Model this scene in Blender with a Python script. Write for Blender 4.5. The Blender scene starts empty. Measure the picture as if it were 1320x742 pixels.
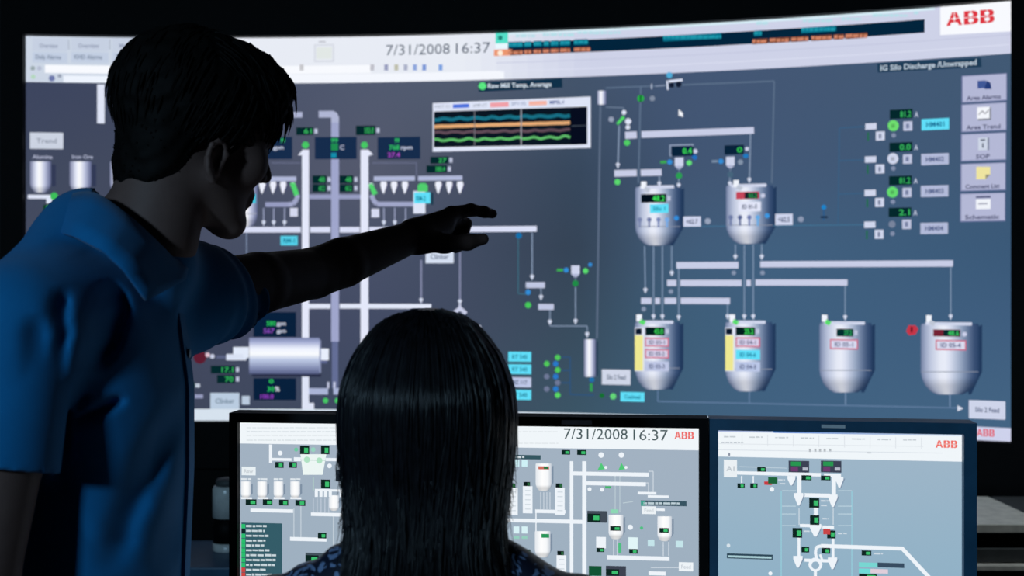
import bpy, math, random
import numpy as np
from mathutils import Vector, Matrix

random.seed(7)
SC = bpy.context.scene
COL = SC.collection
PI = math.pi

# ------------------------------------------------------------------ camera
FPX = 1500.0          # focal length in pixels of the 1320 wide frame
HOR = 363.0           # horizon row
CZ = 1.38             # eye height
cam_d = bpy.data.cameras.new('camera')
cam = bpy.data.objects.new('camera', cam_d)
COL.objects.link(cam)
cam.location = (0, 0, CZ)
cam.rotation_euler = (PI / 2, 0, 0)
cam_d.sensor_width = 36.0
cam_d.lens = 36.0 * FPX / 1320.0
cam_d.shift_y = -(371.0 - HOR) / 1320.0
cam_d.clip_start = 0.05
cam_d.dof.use_dof = True
cam_d.dof.focus_distance = 1.75
cam_d.dof.aperture_fstop = 5.0
SC.camera = cam

# ------------------------------------------------------------------ world, lights, exposure
world = bpy.data.worlds.new('world'); SC.world = world
world.use_nodes = True
world.node_tree.nodes['Background'].inputs[0].default_value = (0.35, 0.55, 1.0, 1)
world.node_tree.nodes['Background'].inputs[1].default_value = 0.002
vs = SC.view_settings
vs.view_transform = 'Standard'; vs.look = 'None'; vs.exposure = 0.0; vs.gamma = 1.0
vs.use_curve_mapping = False

def area_light(name, loc, target, size, power, color):
    l = bpy.data.lights.new(name, 'AREA'); l.shape = 'RECTANGLE'
    l.size = size[0]; l.size_y = size[1]; l.energy = power; l.color = color
    o = bpy.data.objects.new(name, l); COL.objects.link(o)
    o.location = loc
    o.rotation_euler = (Vector(target) - Vector(loc)).to_track_quat('-Z', 'Y').to_euler()
    return o
LAMP = Vector((-1.42, -1.10, 1.95)); LAMP_AIM = Vector((-0.45, 1.4, 1.2))
area_light('floor_lamp_light', LAMP, LAMP_AIM, (0.20, 0.20), 33.0, (0.44, 0.74, 1.0))
cl = bpy.data.lights.new('added_cabinet_light', 'SPOT'); cl.energy = 42.0; cl.color = (0.84, 0.94, 1.0)  # narrow spot added to brighten the side cabinet, its source is invented
cl.spot_size = math.radians(46); cl.spot_blend = 0.6; cl.shadow_soft_size = 0.08
clo = bpy.data.objects.new('added_cabinet_light', cl); COL.objects.link(clo); clo.location = (1.75, 2.0, 2.68)
clo.rotation_euler = (Vector((1.45, 2.65, 0.8)) - clo.location).to_track_quat('-Z', 'Y').to_euler()

# ------------------------------------------------------------------ helpers
def W(px, py, d):
    """point seen at a photo pixel at distance d"""
    return Vector(((px - 660.0) / FPX * d, d, CZ + (HOR - py) / FPX * d))

def s2l(c):
    c = c / 255.0
    return c / 12.92 if c <= 0.04045 else ((c + 0.055) / 1.055) ** 2.4
def lin(c):
    return (s2l(c[0]), s2l(c[1]), s2l(c[2]), 1.0)

MATS = {}
def mat(name, color, rough=0.6, metal=0.0, noise=0.12, nscale=40.0, spec=0.5, bump=0.0, bscale=300.0, sheen=0.0, stretch=None):
    if name in MATS: return MATS[name]
    m = bpy.data.materials.new(name); m.use_nodes = True
    nt = m.node_tree; b = nt.nodes['Principled BSDF']
    b.inputs['Roughness'].default_value = rough
    b.inputs['Metallic'].default_value = metal
    b.inputs['Specular IOR Level'].default_value = spec
    if sheen: b.inputs['Sheen Weight'].default_value = sheen
    tc = nt.nodes.new('ShaderNodeTexCoord')
    src = tc.outputs['Object']
    if stretch:
        mp = nt.nodes.new('ShaderNodeMapping'); mp.inputs['Scale'].default_value = stretch
        nt.links.new(src, mp.inputs['Vector']); src = mp.outputs['Vector']
    n = nt.nodes.new('ShaderNodeTexNoise'); n.inputs['Scale'].default_value = nscale; n.inputs['Detail'].default_value = 3
    nt.links.new(src, n.inputs['Vector'])
    r = nt.nodes.new('ShaderNodeValToRGB')
    c = Vector(color[:3])
    r.color_ramp.elements[0].position = 0.3; r.color_ramp.elements[1].position = 0.7
    r.color_ramp.elements[0].color = (*(c * (1 - noise)), 1); r.color_ramp.elements[1].color = (*(c * (1 + noise)), 1)
    nt.links.new(n.outputs['Fac'], r.inputs['Fac']); nt.links.new(r.outputs['Color'], b.inputs['Base Color'])
    if bump:
        n2 = nt.nodes.new('ShaderNodeTexNoise'); n2.inputs['Scale'].default_value = bscale
        nt.links.new(src, n2.inputs['Vector'])
        bp = nt.nodes.new('ShaderNodeBump'); bp.inputs['Strength'].default_value = bump; bp.inputs['Distance'].default_value = 0.002
        nt.links.new(n2.outputs['Fac'], bp.inputs['Height']); nt.links.new(bp.outputs['Normal'], b.inputs['Normal'])
    MATS[name] = m
    return m

# light-emitting screen pixels: colour comes from what is displayed (per-vertex colour)
m = bpy.data.materials.new('lit_display'); m.use_nodes = True
nt = m.node_tree; nt.nodes.clear()
o_ = nt.nodes.new('ShaderNodeOutputMaterial'); e_ = nt.nodes.new('ShaderNodeEmission'); a_ = nt.nodes.new('ShaderNodeVertexColor')
a_.layer_name = 'Col'
nt.links.new(a_.outputs['Color'], e_.inputs['Color']); nt.links.new(e_.outputs[0], o_.inputs[0])
MATS['lit'] = m

def mesh_obj(name, verts, faces, material, parent=None, origin=(0, 0, 0), cols=None, smooth=False):
    me = bpy.data.meshes.new(name)
    org = Vector(origin)
    me.from_pydata([tuple(Vector(v) - org) for v in verts], [], faces)
    if cols is not None:
        ca = me.color_attributes.new('Col', 'FLOAT_COLOR', 'POINT')
        ca.data.foreach_set('color', [x for c in cols for x in c])
    me.materials.append(material)
    if smooth: me.polygons.foreach_set('use_smooth', [True] * len(me.polygons))
    me.update()
    o = bpy.data.objects.new(name, me); COL.objects.link(o)
    if parent is not None: o.parent = parent
    return o

def np_mesh(name, V, F, material, parent=None, origin=(0, 0, 0), smooth=True):
    me = bpy.data.meshes.new(name)
    V = np.asarray(V, dtype=np.float32) - np.asarray(origin, dtype=np.float32)
    F = np.asarray(F, dtype=np.int32); n = F.shape[1]
    me.vertices.add(len(V)); me.vertices.foreach_set('co', V.ravel())
    me.loops.add(F.size); me.loops.foreach_set('vertex_index', F.ravel())
    me.polygons.add(len(F))
    me.polygons.foreach_set('loop_start', np.arange(0, F.size, n, dtype=np.int32))
    me.polygons.foreach_set('loop_total', np.full(len(F), n, dtype=np.int32))
    me.polygons.foreach_set('use_smooth', np.full(len(F), smooth))
    me.materials.append(material)
    me.update(calc_edges=True); me.validate()
    o = bpy.data.objects.new(name, me); COL.objects.link(o)
    if parent is not None: o.parent = parent
    return o

def empty(name, loc, label=None, cat=None, group=None):
    o = bpy.data.objects.new(name, None); COL.objects.link(o)
    o.location = loc; o.empty_display_size = 0.1
    if label: o['label'] = label
    if cat: o['category'] = cat
    if group: o['group'] = group
    return o
def tag(o, label, cat, group=None):
    o['label'] = label; o['category'] = cat
    if group: o['group'] = group
    return o

class MB:
    """collects simple solids (in world coordinates) into one mesh"""
    def __init__(s): s.v = []; s.f = []
    def add(s, vs, fs):
        k = len(s.v); s.v += [Vector(v) for v in vs]; s.f += [tuple(i + k for i in f) for f in fs]; return s
    def box(s, a, b, M=None, bev=0.0):
        (x0, y0, z0), (x1, y1, z1) = a, b
        if bev <= 0:
            vs = [(x0,y0,z0),(x1,y0,z0),(x1,y1,z0),(x0,y1,z0),(x0,y0,z1),(x1,y0,z1),(x1,y1,z1),(x0,y1,z1)]
            fs = [(0,3,2,1),(4,5,6,7),(0,1,5,4),(1,2,6,5),(2,3,7,6),(3,0,4,7)]
        else:
            import bmesh
            bm = bmesh.new(); bmesh.ops.create_cube(bm, size=1.0)
            for v in bm.verts:
                v.co = Vector(((x0+x1)/2+v.co.x*(x1-x0), (y0+y1)/2+v.co.y*(y1-y0), (z0+z1)/2+v.co.z*(z1-z0)))
            bmesh.ops.bevel(bm, geom=bm.edges[:], offset=bev, segments=2, affect='EDGES', profile=0.5)
            bm.verts.index_update()
            vs = [v.co.copy() for v in bm.verts]; fs = [tuple(v.index for v in f.verts) for f in bm.faces]; bm.free()
        if M is not None: vs = [M @ Vector(v) for v in vs]
        return s.add(vs, fs)
    def lathe(s, c, prof, n=24, M=None):
        """prof: list of (r, z) closed at both ends, around z through c"""
        vs = []; fs = []
        for r, z in prof:
            for i in range(n):
                a = 2 * PI * i / n; vs.append(Vector((c[0] + r * math.cos(a), c[1] + r * math.sin(a), c[2] + z)))
        for j in range(len(prof) - 1):
            for i in range(n):
                fs.append((j*n+i, j*n+(i+1) % n, (j+1)*n+(i+1) % n, (j+1)*n+i))
        fs.append(tuple(range(n - 1, -1, -1))); fs.append(tuple((len(prof)-1)*n+i for i in range(n)))
        if M is not None: vs = [M @ v for v in vs]
        return s.add(vs, fs)
    def tube(s, pts, r, n=10):
        pts = [Vector(p) for p in pts]; vs = []; fs = []
        for i, p in enumerate(pts):
            t = (pts[min(i+1, len(pts)-1)] - pts[max(i-1, 0)]).normalized()
            u = t.orthogonal().normalized() if i == 0 else (u - t * u.dot(t)).normalized()
            w = t.cross(u); rr = r[i] if isinstance(r, (list, tuple)) else r
            for k in range(n):
                a = 2 * PI * k / n; vs.append(p + (u * math.cos(a) + w * math.sin(a)) * rr)
        for i in range(len(pts) - 1):
            for k in range(n): fs.append((i*n+k, i*n+(k+1) % n, (i+1)*n+(k+1) % n, (i+1)*n+k))
        fs.append(tuple(range(n-1, -1, -1))); fs.append(tuple((len(pts)-1)*n+k for k in range(n)))
        return s.add(vs, fs)
    def build(s, name, material, parent=None, origin=(0, 0, 0), smooth=False):
        return mesh_obj(name, s.v, s.f, material, parent, origin, smooth=smooth)

# ------------------------------------------------------------------ the room shell
M_wall = mat('dark_wall_paint', (0.035, 0.036, 0.04), 0.85, bump=0.15)
M_floor = mat('dark_carpet', (0.03, 0.032, 0.036), 0.95, nscale=220, noise=0.3, bump=0.3)
M_ceil = mat('dark_ceiling_tile', (0.04, 0.04, 0.042), 0.9)
def struct(name, a, b, m):
    o = MB().box(a, b).build(name, m); o['kind'] = 'structure'; return o
RX, RY0, RY1, RZ = 2.9, -1.9, 4.1, 2.8
struct('floor', (-RX, RY0, -0.1), (RX, RY1, 0.0), M_floor)
struct('ceiling', (-RX, RY0, RZ), (RX, RY1, RZ + 0.1), M_ceil)
struct('wall_back', (-RX - 0.1, RY1, 0), (RX + 0.1, RY1 + 0.1, RZ), M_wall)
struct('wall_front', (-RX - 0.1, RY0 - 0.1, 0), (RX + 0.1, RY0, RZ), M_wall)
struct('wall_left', (-RX - 0.1, RY0, 0), (-RX, RY1, RZ), M_wall)
struct('wall_right', (RX, RY0, 0), (RX + 0.1, RY1, RZ), M_wall)
M_base = mat('black_skirting', (0.015, 0.015, 0.016), 0.6)
struct('baseboard_back', (-RX + 0.012, RY1 - 0.012, 0), (RX - 0.012, RY1, 0.09), M_base)
struct('baseboard_left', (-RX, RY0, 0), (-RX + 0.012, RY1, 0.09), M_base)
struct('baseboard_right', (RX - 0.012, RY0, 0), (RX, RY1, 0.09), M_base)

M_black = mat('black_plastic', (0.0025, 0.0025, 0.003), 0.6, noise=0.2, spec=0.1)
M_navy = mat('dark_blue_plastic', (0.022, 0.09, 0.17), 0.4, noise=0.1, spec=0.4)
M_metal = mat('brushed_steel', (0.42, 0.43, 0.44), 0.32, metal=1.0, stretch=(1, 1, 0.05))
M_grey = mat('grey_laminate', (0.78, 0.76, 0.68), 0.6)
M_dgrey = mat('charcoal_laminate', (0.06, 0.066, 0.068), 0.6)
M_label = mat('grey_print', (0.62, 0.66, 0.70), 0.5)
M_enamel = mat('pale_grey_enamel', (0.62, 0.62, 0.60), 0.25)
M_desk = mat('dark_wood_laminate', (0.045, 0.04, 0.038), 0.45, stretch=(1, 12, 12), noise=0.3, nscale=6)
M_chair = mat('black_mesh_fabric', (0.015, 0.015, 0.017), 0.9, bump=0.3, bscale=900)

# floor lamp, and a lamp added to brighten the side cabinet (out of the photograph's view)
t = empty('floor_lamp', (LAMP.x, LAMP.y, 0), 'tall tripod floor lamp with square hood behind the camera', 'lamp')
Ml = Matrix.Translation(LAMP) @ (LAMP_AIM - LAMP).to_track_quat('-Z', 'Y').to_matrix().to_4x4()
back = Ml @ Vector((0, 0, 0.10))
MB().tube([(back.x, back.y, 0.45), (back.x, back.y, 1.15)], 0.016).tube([(back.x, back.y, 1.15), (back.x, back.y, back.z)], 0.011).build('pole', M_metal, t, t.location, True)
for k in range(3):
    a = 2 * PI * k / 3 + 0.4
    MB().tube([(back.x, back.y, 0.62), (back.x + 0.42 * math.cos(a), back.y + 0.42 * math.sin(a), 0.012)], 0.012).build('leg', M_metal, t, t.location, True)
MB().box((-0.12, -0.12, 0.02), (0.12, 0.12, 0.14), Ml, 0.008).build('lamp_head', M_dgrey, t, t.location)
hood = MB()
for a, b in (((-0.12,-0.12,-0.05),(-0.112,0.12,0.02)), ((0.112,-0.12,-0.05),(0.12,0.12,0.02)), ((-0.112,-0.12,-0.05),(0.112,-0.112,0.02)), ((-0.112,0.112,-0.05),(0.112,0.12,0.02))):
    hood.box(a, b, Ml)
hood.build('hood', M_dgrey, t, t.location)
t = empty('added_cabinet_lamp', (1.75, 2.0, 2.8), 'unseen strip lamp added on the dark ceiling to light the side cabinet', 'lamp')  # made-up housing around the added cabinet spot
MB().box((1.45, 1.84, 2.74), (2.05, 2.16, 2.8), bev=0.006).build('housing', M_dgrey, t, t.location)
MB().box((1.45, 1.84, 2.68), (2.05, 1.855, 2.74)).box((1.45, 2.145, 2.68), (2.05, 2.16, 2.74)).build('louver', M_metal, t, t.location)
# ------------------------------------------------------------------ surfaces that show pictures
class CurvedScreen:
    """the large wall display: a concave sheet standing upright"""
    K, X0, Y0 = 0.095, -0.9, 3.514
    def depth(s, px):
        u = (px - 660.0) / FPX
        # d = Y0 - K (u d - X0)^2
        a = s.K * u * u; b = 1 - 2 * s.K * u * s.X0; c = s.K * s.X0 ** 2 - s.Y0
        if abs(a) < 1e-9: return -c / b
        return (-b + math.sqrt(b * b - 4 * a * c)) / (2 * a)
    def zat(s, px, py): return CZ + (HOR - py) / FPX * s.depth(px)
    def point(s, px, z, off=0.0):
        d = s.depth(px); x = (px - 660.0) / FPX * d
        n = Vector((-2 * s.K * (x - s.X0), -1.0, 0)).normalized()
        return Vector((x, d, z)) + n * off
class FlatScreen:
    def __init__(s, A, B):      # top-left and top-right corners of the lit area (world)
        s.A, s.B = Vector(A), Vector(B)
        e = s.B - s.A; e.z = 0; s.e = e.normalized(); s.n = Vector((s.e.y, -s.e.x, 0))
        if s.n.y > 0: s.n = -s.n
    def depth(s, px):
        u = (px - 660.0) / FPX
        return (s.A.x * s.n.x + s.A.y * s.n.y) / (u * s.n.x + s.n.y)
    def zat(s, px, py): return CZ + (HOR - py) / FPX * s.depth(px)
    def point(s, px, z, off=0.0):
        d = s.depth(px)
        return Vector(((px - 660.0) / FPX * d, d, z)) + s.n * off

TEXT_CACHE = {}
def text_mesh(body, bold=False):
    key = (body, bold)
    if key not in TEXT_CACHE:
        cu = bpy.data.curves.new('lettering', 'FONT'); cu.body = body; cu.resolution_u = 2
        if bold: cu.offset = 0.025
        ob = bpy.data.objects.new('lettering', cu); COL.objects.link(ob)
        dg = bpy.context.evaluated_depsgraph_get(); dg.update()
        me = bpy.data.meshes.new_from_object(ob.evaluated_get(dg))
        vs = [(v.co.x, v.co.y) for v in me.vertices]; fs = [tuple(p.vertices) for p in me.polygons]
        bpy.data.objects.remove(ob); bpy.data.curves.remove(cu); bpy.data.meshes.remove(me)
        TEXT_CACHE[key] = (vs, fs)
    return TEXT_CACHE[key]

class Canvas:
    def __init__(s, surf, parent, origin, gain=1.0):
        s.S = surf; s.parent = parent; s.org = origin; s.gain = gain; s.name = None
    def begin(s, name):
        s.end(); s.name = name; s.v = []; s.f = []; s.c = []; return s
    def end(s):
        if s.name and s.v:
            mesh_obj(s.name, s.v, s.f, MATS['lit'], s.parent, s.org, s.c)
        s.name = None
    def col(s, c):
        l = lin(c); g = s.gain; return (l[0]*g, l[1]*g, l[2]*g, 1.0)
    def off(s, layer): return 0.0006 + 0.0005 * layer
    def poly(s, pts, c, layer=1, zz=False):
        """pts in photo pixels, in order around; c one colour or one per point"""
        if len(pts) == 4 and pts[1][0] - pts[0][0] > 30 and abs(pts[1][0] - pts[2][0]) < 3 and isinstance(s.S, CurvedScreen) and not isinstance(c, list):
            n = int((pts[1][0] - pts[0][0]) / 20) + 1; L = lambda p, q, t: (p[0] + (q[0]-p[0])*t, p[1] + (q[1]-p[1])*t)
            for i in range(n):
                s.poly([L(pts[0], pts[1], i/n), L(pts[0], pts[1], (i+1)/n), L(pts[3], pts[2], (i+1)/n), L(pts[3], pts[2], i/n)], c, layer, zz)
            return
        k = len(s.v)
        for i, (x, y) in enumerate(pts):
            z = y if zz else s.S.zat(x, y)
            s.v.append(s.S.point(x, z, s.off(layer)))
            s.c.append(s.col(c[i] if isinstance(c, list) else c))
        s.f.append(tuple(range(k, k + len(pts))))
    def rect(s, x0, y0, x1, y1, c, layer=1, c2=None):
        """level rectangle; y values hold at its middle; c2: colour of the lower edge"""
        xm = (x0 + x1) / 2; zt = s.S.zat(xm, y0); zb = s.S.zat(xm, y1)
        n = max(1, int((x1 - x0) / 30))
        for i in range(n):
            a = x0 + (x1 - x0) * i / n; b = x0 + (x1 - x0) * (i + 1) / n
            cc = c if c2 is None else [c2, c2, c, c]
            s.poly([(a, zb), (b, zb), (b, zt), (a, zt)], cc, layer, zz=True)
    def frame(s, x0, y0, x1, y1, w, c, layer=1):
        s.rect(x0, y0, x1, y0 + w, c, layer); s.rect(x0, y1 - w, x1, y1, c, layer)
        s.rect(x0, y0 + w, x0 + w, y1 - w, c, layer); s.rect(x1 - w, y0 + w, x1, y1 - w, c, layer)
    def disc(s, x, y, r, c, layer=2, ry=None, n=14):
        ry = ry or r
        s.poly([(x + r * math.cos(2*PI*i/n), y + ry * math.sin(2*PI*i/n)) for i in range(n)][::-1], c, layer)
    def line(s, pts, w, c, layer=1):
        for (x0, y0), (x1, y1) in zip(pts, pts[1:]):
            L = math.hypot(x1 - x0, y1 - y0) or 1; nx, ny = -(y1 - y0) / L * w / 2, (x1 - x0) / L * w / 2
            n = max(1, int(abs(x1 - x0) / 40))
            for i in range(n):
                a = i / n; b = (i + 1) / n
                ax, ay = x0 + (x1-x0)*a, y0 + (y1-y0)*a; bx, by = x0 + (x1-x0)*b, y0 + (y1-y0)*b
                s.poly([(ax+nx, ay+ny), (bx+nx, by+ny), (bx-nx, by-ny), (ax-nx, ay-ny)], c, layer)
    def text(s, x0, x1, ymid, h, body, c, layer=3, bold=False):
        """lettering fitted between x0 and x1, h tall (cap height), level on the screen"""
        vs, fs = text_mesh(body, bold)
        if not vs: return
        xa = min(v[0] for v in vs); xb = max(v[0] for v in vs)
        sx = (x1 - x0) / max(xb - xa, 1e-6); xm = (x0 + x1) / 2
        zm = s.S.zat(xm, ymid); zh = s.S.zat(xm, ymid - h / 2) - s.S.zat(xm, ymid + h / 2)
        k = len(s.v); cc = s.col(c)
        for x, y in vs:
            s.v.append(s.S.point(x0 + (x - xa) * sx, zm + (y / 0.7 - 0.5) * zh, s.off(layer))); s.c.append(cc)
        s.f += [tuple(i + k for i in f) for f in fs]
    def scribble(s, x0, x1, ymid, h, c, layer=3, seed=0):
        """a line of print too small to read: word-length dashes"""
        rnd = random.Random(seed + int(x0 * 7 + ymid * 13)); x = x0
        while x < x1 - 1:
            w = min(rnd.uniform(3, 9), x1 - x)
            s.rect(x, ymid - h/2 * rnd.uniform(.7, 1), x + w, ymid + h/2 * rnd.uniform(.7, 1), c, layer); x += w + rnd.uniform(.8, 1.6)
    def tank(s, x0, y0, x1, y1, stops, taper=0.68, bot=0.45, layer=2, rim=True):
        """drawing of an upright vessel, shaded across; stops: (t, colour)"""
        xm = (x0 + x1) / 2; H = y1 - y0; hw = (x1 - x0) / 2
        rows = [(y0, .97), (y0 + H*.04, 1.0), (y0 + H*taper, 1.0), (y0 + H*(taper+.08), .965), (y0 + H*(taper + (1-taper)*.60), .85), (y0 + H*(taper + (1-taper)*.86), .66), (y1, bot)]
        def colour(t):
            for (a, ca), (b, cb) in zip(stops, stops[1:]):
                if t <= b:
                    f = (t - a) / (b - a); return tuple(ca[i] + (cb[i] - ca[i]) * f for i in range(3))
            return stops[-1][1]
        n = 12
        for (ya, wa), (yb, wb) in zip(rows, rows[1:]):
            for i in range(n):
                t0, t1 = i / n, (i + 1) / n
                X = lambda t, w: xm + (2 * t - 1) * hw * w
                dk = lambda c, w: tuple(v * (0.86 if w < 0.9 else 1) for v in c)
                s.poly([(X(t0, wb), yb), (X(t1, wb), yb), (X(t1, wa), ya), (X(t0, wa), ya)],
                       [dk(colour(t0), wb), dk(colour(t1), wb), dk(colour(t1), wa), dk(colour(t0), wa)], layer)
        if rim:
            s.line([(x0 + 1, y0 + H*taper), (x1 - 1, y0 + H*taper)], 1.0, tuple(v * .75 for v in colour(.6)), layer + 1)
    def logo(s, x0, y0, x1, y1, c, bg, layer=4):
        """three block letters A B B cut by thin lines, y values at the middle"""
        w = (x1 - x0); xm = (x0 + x1) / 2; zt = s.S.zat(xm, y0); zb = s.S.zat(xm, y1); H = zt - zb
        def P(pts, ox, ww, cc, ly): s.poly([(ox + a * ww, zb + b * H) for a, b in pts], cc, ly, zz=True)
        lw = w * 0.33
        P([(0, 0), (.22, 0), (.30, .22), (.70, .22), (.78, 0), (1, 0), (.64, 1), (.36, 1)], x0, lw, c, layer)
        P([(.40, .42), (.60, .42), (.50, .76)], x0, lw, bg, layer + 1)
        for ox in (x0 + w * .365, x0 + w * .70):
            bw = w * .30
            P([(0, 0), (.68, 0), (.9, .07), (1, .22), (1, .36), (.86, .52), (.95, .66), (.95, .80), (.84, .95), (.64, 1), (0, 1)], ox, bw, c, layer)
            P([(.32, .16), (.62, .16), (.68, .28), (.62, .40), (.32, .40)], ox, bw, bg, layer + 1)
            P([(.32, .60), (.58, .60), (.64, .71), (.58, .83), (.32, .83)], ox, bw, bg, layer + 1)
            P([(.455, 0), (.50, 0), (.50, 1), (.455, 1)], ox, bw, bg, layer + 2)
        P([(.48, 0), (.52, 0), (.52, 1), (.48, 1)], x0, lw, bg, layer + 2)
        P([(0, .485), (1, .485), (1, .525), (0, .525)], x0, w, bg, layer + 2)

# ------------------------------------------------------------------ the large curved wall display
S = CurvedScreen()
ZT, ZB = S.zat(35, 46.5), S.zat(35, 543.3)
XL, XR = 33.5, 1303.0
root = empty('wall_display', (0, 3.6, 0), 'huge curved wall display showing a plant process diagram', 'display')
ORG = root.location.copy()
def arc(px0, px1, n): return [px0 + (px1 - px0) * i / n for i in range(n + 1)]
# black housing that follows the curve: bezel strips, back shell, skirt
def curved_bar(name, px0, px1, z0, z1, f0, f1, m, n=32):
    v = []; f = []
    for px in arc(px0, px1, n):
        for z, o in ((z0, f0), (z1, f0), (z1, -f1), (z0, -f1)): v.append(S.point(px, z, o))
    for i in range(n):
        for k in range(4): f.append((i*4+k, i*4+(k+1) % 4, i*4+4+(k+1) % 4, i*4+4+k))
    f.append((0, 1, 2, 3)); f.append((n*4+3, n*4+2, n*4+1, n*4))
    return mesh_obj(name, v, f, m, root, ORG)
curved_bar('top_bezel', 4, 1336, ZT, ZT + 0.16, 0.03, 0.10, M_black)
curved_bar('bottom_bezel', 4, 1336, ZB - 0.14, ZB, 0.03, 0.10, M_black)
curved_bar('side_bezel', 4, XL, ZB, ZT, 0.03, 0.10, M_black, 2)
curved_bar('side_bezel', XR, 1336, ZB, ZT, 0.03, 0.10, M_black, 2)
curved_bar('back_shell', XL, XR, ZB, ZT, -0.004, 0.10, M_black)
curved_bar('plinth', 60, 1290, 0.0, ZB - 0.14, -0.02, 0.12, M_black)

# lit sheet: dim blue-grey page colour
gx = [33.5, 200, 350, 480, 600, 740, 860, 1000, 1303]
page = {110: [(60,68,98),(62,70,98),(74,82,110),(80,88,115),(80,90,115),(66,82,110),(62,79,110),(62,80,110),(60,82,110)],
        220: [(64,72,98),(66,73,98),(76,82,108),(83,88,113),(70,78,103),(54,70,95),(60,78,108),(61,81,112),(58,82,112)],
        320: [(68,74,98),(68,74,100),(70,78,104),(72,80,108),(64,74,100),(52,66,88),(60,84,114),(60,88,120),(54,82,114)],
        420: [(66,72,98),(66,72,98),(66,72,100),(66,74,104),(64,74,100),(56,74,96),(57,86,114),(58,88,120),(58,86,120)],
        545: [(62,68,92),(62,68,92),(62,72,98),(62,72,100),(62,78,100),(58,84,106),(60,88,116),(60,90,122),(62,92,124)]}
ys = sorted(page)
def pagecol(px, py):
    py = min(max(py, ys[0]), ys[-1])
    for a, b in zip(ys, ys[1:]):
        if py <= b: break
    f = (py - a) / (b - a); ra, rb = page[a], page[b]
    def row(r): return [np.interp(px, gx, [c[k] for c in r]) for k in range(3)]
    A, B = row(ra), row(rb)
    return tuple(A[k] * (1 - f) + B[k] * f for k in range(3))
v = []; f = []; c = []
nx, nz = 64, 20
for i, px in enumerate(arc(XL, XR, nx)):
    for j in range(nz + 1):
        z = ZB + (ZT - ZB) * j / nz
        v.append(S.point(px, z, 0.0)); py = HOR - (z - CZ) * FPX / S.depth(px); pc = pagecol(px, py); rt = min(max((px - 740) / 160, 0), 1); g_ = 1.02 + 0.07 * rt; c.append(lin((pc[0] * g_, pc[1] * g_, pc[2] * g_ * (0.95 + 0.02 * rt))))
for i in range(nx):
    for j in range(nz): a = i * (nz + 1) + j; f.append((a, a + nz + 1, a + nz + 2, a + 1))
panel = mesh_obj('screen', v, f, MATS['lit'], root, ORG, c)
panel['label'] = 'lit curved screen with blue-grey process graphics'
C = Canvas(S, panel, ORG)

WHT=(248,250,255); LIL=(200,205,230); PIP=(192,199,226); PALE=(222,228,246); DKN=(8,34,58); GRN=(70,200,100); CYN=(96,222,248); BLU=(50,140,215); LIN=(104,124,150); DGR=(4,40,44)
def strip(y0l, y1l, x0, x1, c, layer):
    """band at the same screen height everywhere, heights read at the left edge"""
    zt = S.zat(35, y0l); zb = S.zat(35, y1l)
    n = max(1, int((x1 - x0) / 25))
    for i in range(n):
        a = x0 + (x1-x0)*i/n; b = x0 + (x1-x0)*(i+1)/n
        C.poly([(a, zb), (b, zb), (b, zt), (a, zt)], c, layer, zz=True)
# --- page header
C.begin('header_bar')
strip(46.5, 105.5, XL, 300, (204,214,229), 0); strip(46.5, 105.5, 300, 600, (232,236,245), 0); strip(46.5, 105.5, 760, XR, (206,210,232), 0)
for q in range(8): strip(46.5, 105.5, 600 + 20*q, 620 + 20*q, tuple(a + (b - a) * (q + .5) / 8 for a, b in zip((232,236,245), (206,210,232))), 0)
strip(83, 93.5, 58, 478, WHT, 1); strip(94.5, 105, 300, 650, (244,247,254), 1); strip(96.5, 105, 82, 300, (238,244,254), 1)
strip(84, 84.8, 640, XR, (190,194,220), 1); strip(95, 95.8, 640, XR, (224,227,245), 1)
strip(46.5, 49.5, 650, 1205, (214,236,246), 1)
C.begin('header_tab')
for x0, x1, a, b in ((42,87,'Overview','Daily Alarms'), (92,140,'Overview','KHD Alarms'), (145,190,'Manuals','Trends')):
    C.rect(x0, 49, x1, 66, (198,208,226), 1); C.rect(x0, 67.5, x1, 81, (194,206,226), 1)
    C.rect(x1+1, 51, x1+2.5, 64, (170,180,200), 2)
    C.text(x0+9, x1-12, 59, 5.5, a, (150,160,184), bold=True); C.text(x0+4, x1-8, 73.5, 5.5, b, (128,142,166), bold=True)
C.begin('header_icon')
C.disc(42.5, 88, 3, (150,165,170))
for q in ((51,88,3,(180,188,210)),(43,99,3,(180,215,190)),(67,101,4,(110,122,172)),(77,98,2.5,(150,160,180))): C.begin('header_icon'); C.disc(*q)
C.begin('header_icon')
C.frame(405, 57, 431, 80, 2, (214,218,228), 2); C.rect(408, 61, 428, 76, (226,232,230), 2); C.begin('header_icon'); C.rect(411, 53, 420, 55, (190,192,202), 2)
for x, cc in ((389,(200,200,205)),(480,(190,190,200)),(498,(150,156,190)),(511,(190,190,170)),(523,(170,176,200)),(535,(140,165,220)),(547,(120,150,215)),(568,(120,160,225))):
    C.begin('header_icon'); C.rect(x-2.5, 83, x+2.5, 91, cc, 2)
C.begin('date_text'); C.text(498, 580, 63.8, 13.5, '7/31/2008', (92,102,120))
C.begin('time_text'); C.text(588, 632, 61.8, 13.5, '16:37', (92,102,120))
C.begin('alarm_banner')
zt, zb = S.zat(762, 51), S.zat(762, 67)
for i in range(18):
    a = 655 + (1192-655)*i/18; b = 655 + (1192-655)*(i+1)/18
    C.poly([(a, zb), (b, zb), (b, zt), (a, zt)], (2,36,60), 2, zz=True)
C.rect(639, 42, 655, 56, (84,222,200), 2); C.disc(645, 49, 3, (30,130,120), 3); C.rect(639, 56, 655, 63, (232,248,255), 2)
C.rect(637, 64, 660, 72, (236,150,110), 3); C.disc(645, 68.5, 3.5, (255,236,215), 4)
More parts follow.
